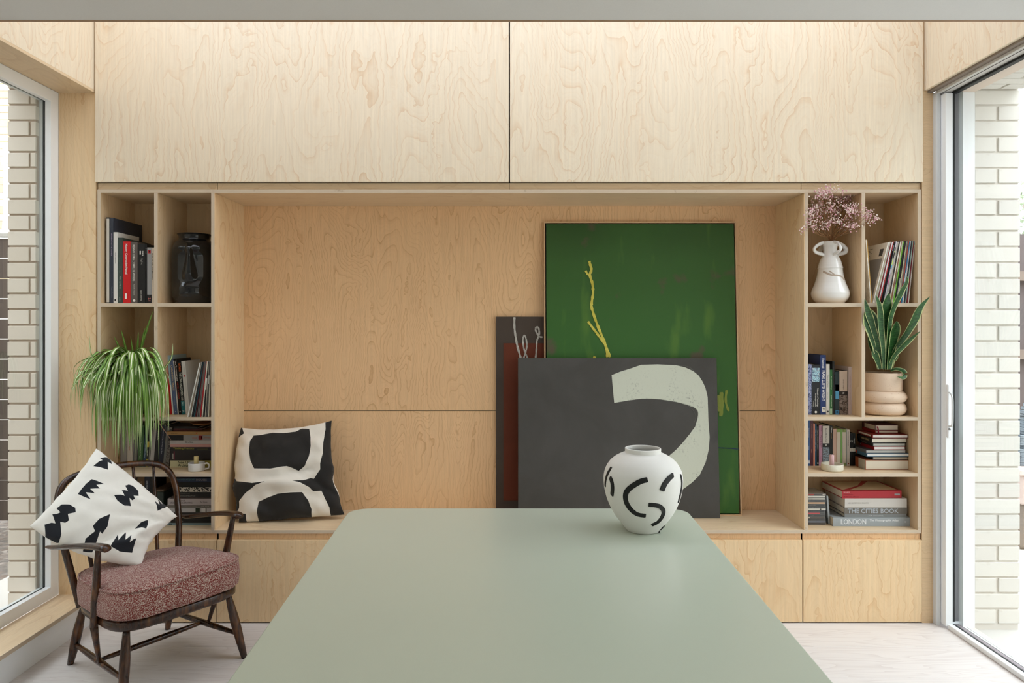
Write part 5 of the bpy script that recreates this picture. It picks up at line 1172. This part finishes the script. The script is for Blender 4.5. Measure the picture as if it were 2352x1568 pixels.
lathe('body', prf, BGL, fv, 160, f=lambda a, z, r: face_bump(a, z, r) if r > .1 or z < .3 and r > .096 else 0)
# ------------------------------------------------------------------ white four-handled vase with dried flowers
VY2 = 3.50; s2 = VY2/F/4.9
wv_ = empty('handled_vase', (PX(1906.8, 0, VY2).x, VY2, ZS[1]), label='white glazed vase with four looped handles, holding dried pink flowers', cat='vase')
def glaze():
    k = NT('white_glaze'); ob = k.n('TexCoord').outputs['Object']; z = k.n('SeparateXYZ', {0: ob}).outputs[2]
    n1 = k.n('TexNoise', {'Vector': k.n('VectorMath', {0: ob, 1: (3, 3, 60)}, operation='MULTIPLY').outputs[0], 'Scale': 1.0, 'Detail': 2.0}).outputs['Fac']
    c = k.mix(n1, lin('e4e2de'), lin('f0eeea')); c = k.mix(k.n('MapRange', {0: z, 1: 0, 2: .03, 3: .55, 4: 0}).outputs[0], c, lin('dbc5ae'))
    return k.out(c, .12, .6, n1, .002, .25)
GLZ = glaze(); zf2 = lambda cy: (1351-cy)*s2
pf = [(1351, 138), (1340, 150), (1295, 186), (1245, 201), (1200, 194), (1130, 166), (1050, 142), (1000, 134), (962, 130), (952, 134), (940, 130), (900, 120), (850, 103), (815, 84), (790, 76), (760, 72), (715, 74), (690, 80), (665, 92), (655, 96)]
pr = [(.0001, 0)]+smoothprof([(r*s2, zf2(c)) for c, r in pf], 4)+[(88*s2, zf2(657)), (66*s2, zf2(720)), (66*s2, zf2(800)), (120*s2, zf2(950)), (180*s2, zf2(1240)), (.0001, zf2(1335))]
lathe('body', pr, GLZ, wv_, 64)
for a in (0, 90, 180, 270):
    a = math.radians(a+8); 
    P_ = [(r*s2*math.cos(a), r*s2*math.sin(a), zf2(c)) for c, r in ((668, 84), (678, 118), (705, 165), (738, 192), (768, 182), (785, 140), (795, 98), (806, 74))]
    tube('handle', crom(P_, 5), .0092, GLZ, wv_, 10, flat=(.75, 1.25))
def rad2(cy):
    q = sorted([(1351-z/s2, r/s2) for r, z in smoothprof([(r*s2, zf2(c)) for c, r in pf], 4)])
    for (a, ra), (b, rb_) in zip(q, q[1:]):
        if a <= cy <= b: return ra+(rb_-ra)*(cy-a)/(b-a)
    return 130
CLAY = mat('b9a899', .8, .2)
for pts, wd in (([(248, 995), (290, 1015), (340, 1035), (400, 1040), (455, 1055), (485, 1095)], .0095), ([(318, 990), (345, 1008), (375, 1030)], .0055)):
    stroke_on(wv_, pts, wd, CLAY, 'bare_clay_patch', rad2, zf2, 327, s2, .0009, (1840, 420, 4.9))
fl_ = empty('dried_flowers', (PX(1906.8, 0, VY2).x, VY2, ZS[1]+zf2(700)), label='spray of tiny dried pink flowers in the white handled vase', cat='flowers')
STM = mat('9a6f4c', .8, .1)
rng = random.Random(5); blooms = []
tips_px = [(1862, 500), (1875, 470), (1888, 455), (1900, 447), (1915, 450), (1880, 490), (1895, 480), (1912, 475), (1930, 462), (1942, 455), (1950, 470), (1965, 480), (1935, 490), (1920, 500), (1868, 520), (1885, 515), (1905, 515), (1955, 505), (1975, 495), (1995, 492), (2003, 500), (1945, 520), (1960, 515), (1890, 440), (1908, 437), (1925, 485), (1874, 485), (1948, 485)]
for q, (px, py) in enumerate(tips_px):
    yy = 3.36+.16*rng.random()
    if px > 1978 or px < 1868 or py < 446: yy = 3.35+.03*rng.random()
    t = PX(px, py, yy)-Vector(fl_.location); b0 = Vector((rng.uniform(-.025, .025), rng.uniform(-.02, .02), -.05)); b1 = Vector((t.x*.12, t.y*.12, .035))
    mid = b1.lerp(t, .5)+Vector((t.x*.06, 0, -.012)); P_ = crom([b0, b1, mid, t], 5)
    tube('stem', P_, interp([.0014, .0011, .0008, .0005], len(P_)), STM, fl_, 5)
    for u in range(6):
        s0 = P_[-1-rng.randrange(1, 8)]; e = t+Vector((rng.gauss(0, .020), rng.gauss(0, .018), rng.gauss(.002, .016)))
        tube('twig', [s0, s0.lerp(e, .5)+Vector((0, 0, .003)), e], [.0006, .0005, .0004], STM, fl_, 4)
        for v in range(8): blooms.append(e+Vector((rng.gauss(0, .010), rng.gauss(0, .010), rng.gauss(0, .010))))
        blooms.append(e)
ico = bmesh.new(); bmesh.ops.create_icosphere(ico, subdivisions=1, radius=1); iv = [v.co.copy() for v in ico.verts]; if_ = [tuple(v.index for v in f.verts) for f in ico.faces]; ico.free()
vs, fs, mi = [], [], []
for p in blooms:
    r_ = rng.uniform(.0024, .0040); i0 = len(vs); vs += [p+v*r_ for v in iv]; fs += [tuple(i0+a for a in f) for f in if_]; mi += [rng.choice((0, 0, 1, 2))]*len(if_)
bo = obj('blossoms', mesh('blossoms', vs, fs, [mat('eccac8', .8), mat('d8a0ac', .8), mat('f8ecdf', .8)], mi, smooth=True), fl_); bo['kind'] = 'stuff'
# ------------------------------------------------------------------ leaves
def leaf_mat(name, mid, edge, lo, hi, streak, invert=False):
    k = NT(name); uv = k.n('UVMap').outputs[0]; s = k.n('SeparateXYZ', {0: uv})
    d = k.math('ABSOLUTE', k.math('SUBTRACT', s.outputs[0], .5))
    ob = k.n('TexCoord').outputs['Object']; nz = k.n('TexNoise', {'Vector': ob, 'Scale': 30.0, 'Detail': 2.0}).outputs['Fac']
    d = k.math('ADD', d, k.math('MULTIPLY', k.math('SUBTRACT', nz, .5), .10))
    f = k.n('MapRange', {0: d, 1: lo, 2: hi, 3: 0, 4: 1}).outputs[0]
    m_ = lin(mid)
    if streak:
        w_ = k.n('TexNoise', {'Vector': k.n('VectorMath', {0: ob, 1: (50, 50, 300)}, operation='MULTIPLY').outputs[0], 'Scale': 1.0, 'Detail': 2.0}).outputs['Fac']
        m_ = k.mix(k.n('MapRange', {0: w_, 1: .4, 2: .65, 3: 0, 4: .75}).outputs[0], lin(mid), lin(streak))
    c = k.mix(f, m_, lin(edge)); k.b.inputs['Subsurface Weight'].default_value = 0.0
    return k.out(c, .4, .4)
SPI = leaf_mat('spider_leaf', 'eaf0cc', '74993a', .12, .2, None); SPD = leaf_mat('spider_leaf_green', 'a9c46a', '5c8730', .04, .16, None)
SNK = leaf_mat('snake_leaf', '1f4420', 'c2c98c', .40, .44, '3d6e36')
def leaf_geo(pts, wd, fold=.25, side=None, twist=0.0, prof=None):
    P = crom(pts, 5); N = len(P); vs, fs, uv = [], [], []
    for i in range(N):
        u = i/(N-1); t = (P[min(i+1, N-1)]-P[max(i-1, 0)]).normalized()
        sd = Vector(side) if side else t.cross(Vector((0, 0, 1)))
        if sd.length < 1e-3: sd = Vector((1, 0, 0))
        sd = (sd-t*sd.dot(t)).normalized(); nn = sd.cross(t).normalized()
        if twist: R = Matrix.Rotation(twist*u, 3, t); sd = R @ sd; nn = R @ nn
        w_ = wd*(prof(u) if prof else (min(1, .45+u*2.2) if u < .25 else max(.02, (1-((u-.25)/.75)**2.2))))*.5
        for a in (-1, -.5, 0, .5, 1): vs.append(P[i]+sd*w_*a+nn*w_*fold*(abs(a)-.5)); uv.append((.5+a*.5, u))
    for i in range(N-1):
        for k in range(4): a = i*5+k; fs.append((a, a+1, a+6, a+5))
    return vs, fs, uv
# trailing spider plant
sp_o = Vector((PX(300, 0, 3.50).x, 3.50, 0)); zpot = ZS[3]
sp = empty('trailing_plant', (sp_o.x, 3.545, zpot), label='trailing striped spider plant spilling over the left bookcase', cat='plant')
pot = lathe('pot', smoothprof([(.052, 0), (.058, .01), (.070, .10), (.072, .115)], 3)+[(.066, .115), (.062, .10), (.0001, .10)], mat('4a3a30', .7), sp, 36)
lathe('soil', [(.0001, .1002), (.0618, .1002), (.055, .106), (.0001, .108)], mat('2a211b', .9), sp, 24)
rng = random.Random(21)
def P2(px, py, yy): return PX(px, py, yy)-Vector(sp.location)
crown = Vector((.005, -.03, .135))
def spider_leaf(end, rise, wd, m, cr=None):
    b0 = (cr or crown)+Vector((rng.uniform(-.03, .03), rng.uniform(-.03, .02), 0))
    e = end; dz = b0.z+rise; h = Vector((e.x-b0.x, e.y-b0.y, 0))
    p1 = b0+h*.30+Vector((0, 0, rise*.85)); p2 = b0+h*.68+Vector((0, 0, rise*.92))
    p3 = Vector((b0.x+h.x*.96, b0.y+h.y*.96, b0.z+rise-(b0.z+rise-e.z)*.45))
    vs, fs, uv = leaf_geo([b0, p1, p2, p3, e], wd, .35, twist=rng.uniform(-.8, .8))
    obj('leaf', mesh('leaf', vs, fs, m, smooth=True, uvs=uv), sp)
# cascade outline: (px, tip py range)
for i in range(190):
    px = rng.uniform(163, 388) if rng.random() < .6 else rng.uniform(200, 360); lowmax = 1050 if px > 240 else 930+(px-163)*1.6
    py = rng.uniform(855, lowmax) if rng.random() < .6 else rng.uniform(lowmax-90, lowmax)
    if px > 350: py = min(py, 990)
    yy = rng.uniform(3.19, 3.37); big = abs(px-300)/130
    spider_leaf(P2(px, py, yy), rng.uniform(.04, .19)+.05*big, rng.uniform(.012, .020), SPI if rng.random() < .75 else SPD)
for px, py, yy in ((161, 935, 3.30), (185, 965, 3.28), (170, 900, 3.3), (206, 770, 3.3), (193, 842, 3.28), (375, 880, 3.33), (372, 935, 3.33), (389, 885, 3.32), (397, 788, 3.33), (365, 1055, 3.3), (345, 1035, 3.3), (238, 1020, 3.25), (246, 1015, 3.24)):
    spider_leaf(P2(px, py, yy), .12 if py > 800 else .09, .013, SPI)
for px, py in ((278, 756), (333, 752), (352, 712), (318, 762), (300, 772), (262, 772)):   # upright young leaves
    e = P2(px, py, 3.43); b0 = crown+Vector((rng.uniform(-.02, .02), 0, 0)); vs, fs, uv = leaf_geo([b0, b0.lerp(e, .4)+Vector((0, 0, .015)), b0.lerp(e, .75)+Vector((0, 0, .012)), e], .013, .35, (1, 0, 0), rng.uniform(-.4, .4))
    obj('leaf', mesh('leaf', vs, fs, SPD, smooth=True, uvs=uv), sp)
tube('dry_runner', crom([P2(352, 950, 3.37), P2(362, 965, 3.36), P2(375, 985, 3.35), P2(393, 1010, 3.34)], 5), interp([.002, .003, .0022, .0008], 16), mat('8f6a58', .8), sp, 6)
# snake plant
PYY = 3.525; pxc = PX(2026, 0, PYY).x
sn = empty('snake_plant', (pxc, PYY, ZS[3]), label='snake plant with yellow-edged upright leaves in a speckled clay planter', cat='plant')
def speckle(name, base, dot, sc, thr=.70):
    k = NT(name); ob = k.n('TexCoord').outputs['Object']; n1 = k.n('TexNoise', {'Vector': k.n('VectorMath', {0: ob, 1: (1, 1, 2.2)}, operation='MULTIPLY').outputs[0], 'Scale': sc, 'Detail': 1.0}).outputs['Fac']
    f = k.n('MapRange', {0: n1, 1: thr, 2: thr+.03, 3: 0, 4: .7}).outputs[0]; return k.out(k.mix(f, lin(base), lin(dot)), .6, .3)
SPK = speckle('speckled_clay', 'e0c8b0', 'a86a50', 130)
planter = empty('planter', (pxc, PYY, ZS[3]), label='speckled beige planter with a straight collar over two fat rings', cat='planter')
lathe('lower_ring', [(.0001, 0), (.080, 0)]+smoothprof([(.088, .001), (.100, .008), (.1085, .022), (.1100, .034), (.106, .050), (.096, .060), (.090, .063)], 4)+[(.0001, .063)], SPK, planter, 56)
lathe('upper_ring', [(.0001, .0632), (.090, .0632)]+smoothprof([(.092, .064), (.104, .070), (.1115, .084), (.1115, .096), (.104, .110), (.094, .117), (.091, .119)], 4)+[(.0001, .119)], SPK, planter, 56)
lathe('collar', [(.088, .1192), (.0905, .125), (.0905, .208), (.0895, .2105), (.087, .2105), (.086, .208), (.086, .190), (.0001, .188)], SPK, planter, 56)
sn.location = (pxc, PYY, ZS[3]+.1885)
lathe('soil', [(.0001, 0.0), (.084, 0.0), (.083, .002), (.0001, .003)], mat('2b211a', .9), sn, 24)
def c6b(x, y): return (1840+x/5.226, 680+y/5.226)
sprof = lambda u: (.42+.58*min(1, u*1.6))*(1 if u < .62 else max(.015, (1-((u-.62)/.38)**1.9)))
leaves = [
 ([(950, 870), (925, 600), (850, 330), (800, 180), (763, 30)], 62, 3.47, 3.34, .2),
 ([(955, 870), (935, 650), (880, 430), (825, 260), (790, 135)], 150, 3.46, 3.37, .2),
 ([(995, 875), (985, 620), (960, 380), (945, 150), (898, -15)], 62, 3.45, 3.335, .5),
 ([(1010, 875), (1015, 600), (1020, 300), (1025, 90), (1050, -35)], 125, 3.49, 3.345, .1),
 ([(1025, 880), (1045, 560), (1080, 230), (1190, -30), (1262, -165), (1268, -235)], 78, 3.45, 3.325, .3),
 ([(1075, 870), (1130, 650), (1270, 440), (1350, 300), (1430, 130), (1550, 0)], 112, 3.47, 3.33, .15),
 ([(1060, 880), (1110, 730), (1220, 600), (1320, 505), (1430, 420)], 95, 3.46, 3.35, .2),
 ([(1055, 880), (1080, 690), (1110, 500), (1135, 380), (1145, 298)], 120, 3.44, 3.40, .1),
 ([(1080, 870), (1130, 600), (1185, 400), (1230, 290), (1258, 178)], 70, 3.56, 3.60, .1),
 ([(950, 875), (925, 790), (890, 700), (868, 640)], 62, 3.45, 3.43, .1),
 ([(930, 870), (890, 720), (840, 580), (805, 470)], 50, 3.50, 3.46, .1),
 ([(1060, 870), (1085, 800), (1125, 760), (1168, 712)], 52, 3.47, 3.43, .1),
 ([(1010, 870), (1010, 700), (1020, 500), (1040, 400)], 70, 3.53, 3.54, .1),
 ([(1040, 878), (1060, 850), (1075, 820), (1085, 812)], 30, 3.45, 3.44, .1),
 ([(1075, 895), (1130, 872), (1195, 880), (1238, 905), (1245, 950), (1215, 980), (1150, 962)], 46, 3.45, 3.405, .1)]
for pts, wpx, ya, yb_, tw in leaves:
    N = len(pts); P_ = [PX(*c6b(*p), ya+(yb_-ya)*(i/(N-1))**.8)-Vector(sn.location) for i, p in enumerate(pts)]
    sdv = (1, .25*(1 if pts[-1][0] > 1020 else -1), 0) if len(pts) < 7 else (.1, .3, 1)
    vs, fs, uv = leaf_geo(P_, wpx/5.226*3.42/F*1.3, .30, sdv, tw, sprof)
    obj('leaf', mesh('leaf', vs, fs, SNK, smooth=True, uvs=uv), sn)
# fallen yellow leaf on the shelf
vs, fs, uv = leaf_geo([PX(384, 0, 3.42)*1+Vector((0, 0, ZS[3]-PX(384, 0, 3.42).z+.003)), PX(392, 0, 3.44)+Vector((0, 0, ZS[3]-PX(392, 0, 3.44).z+.006)), PX(402, 0, 3.45)+Vector((0, 0, ZS[3]-PX(402, 0, 3.45).z+.004)), PX(408, 0, 3.46)+Vector((0, 0, ZS[3]-PX(408, 0, 3.46).z+.003))], .009, .3)
b0 = vs[0].copy(); b0.z = ZS[3]
obj('fallen_leaf', mesh('fallen_leaf', [v-b0 for v in vs], fs, mat('d9c86a', .7), smooth=True), None, b0, label='small fallen yellow leaf on the shelf beside the trailing plant', cat='leaf')
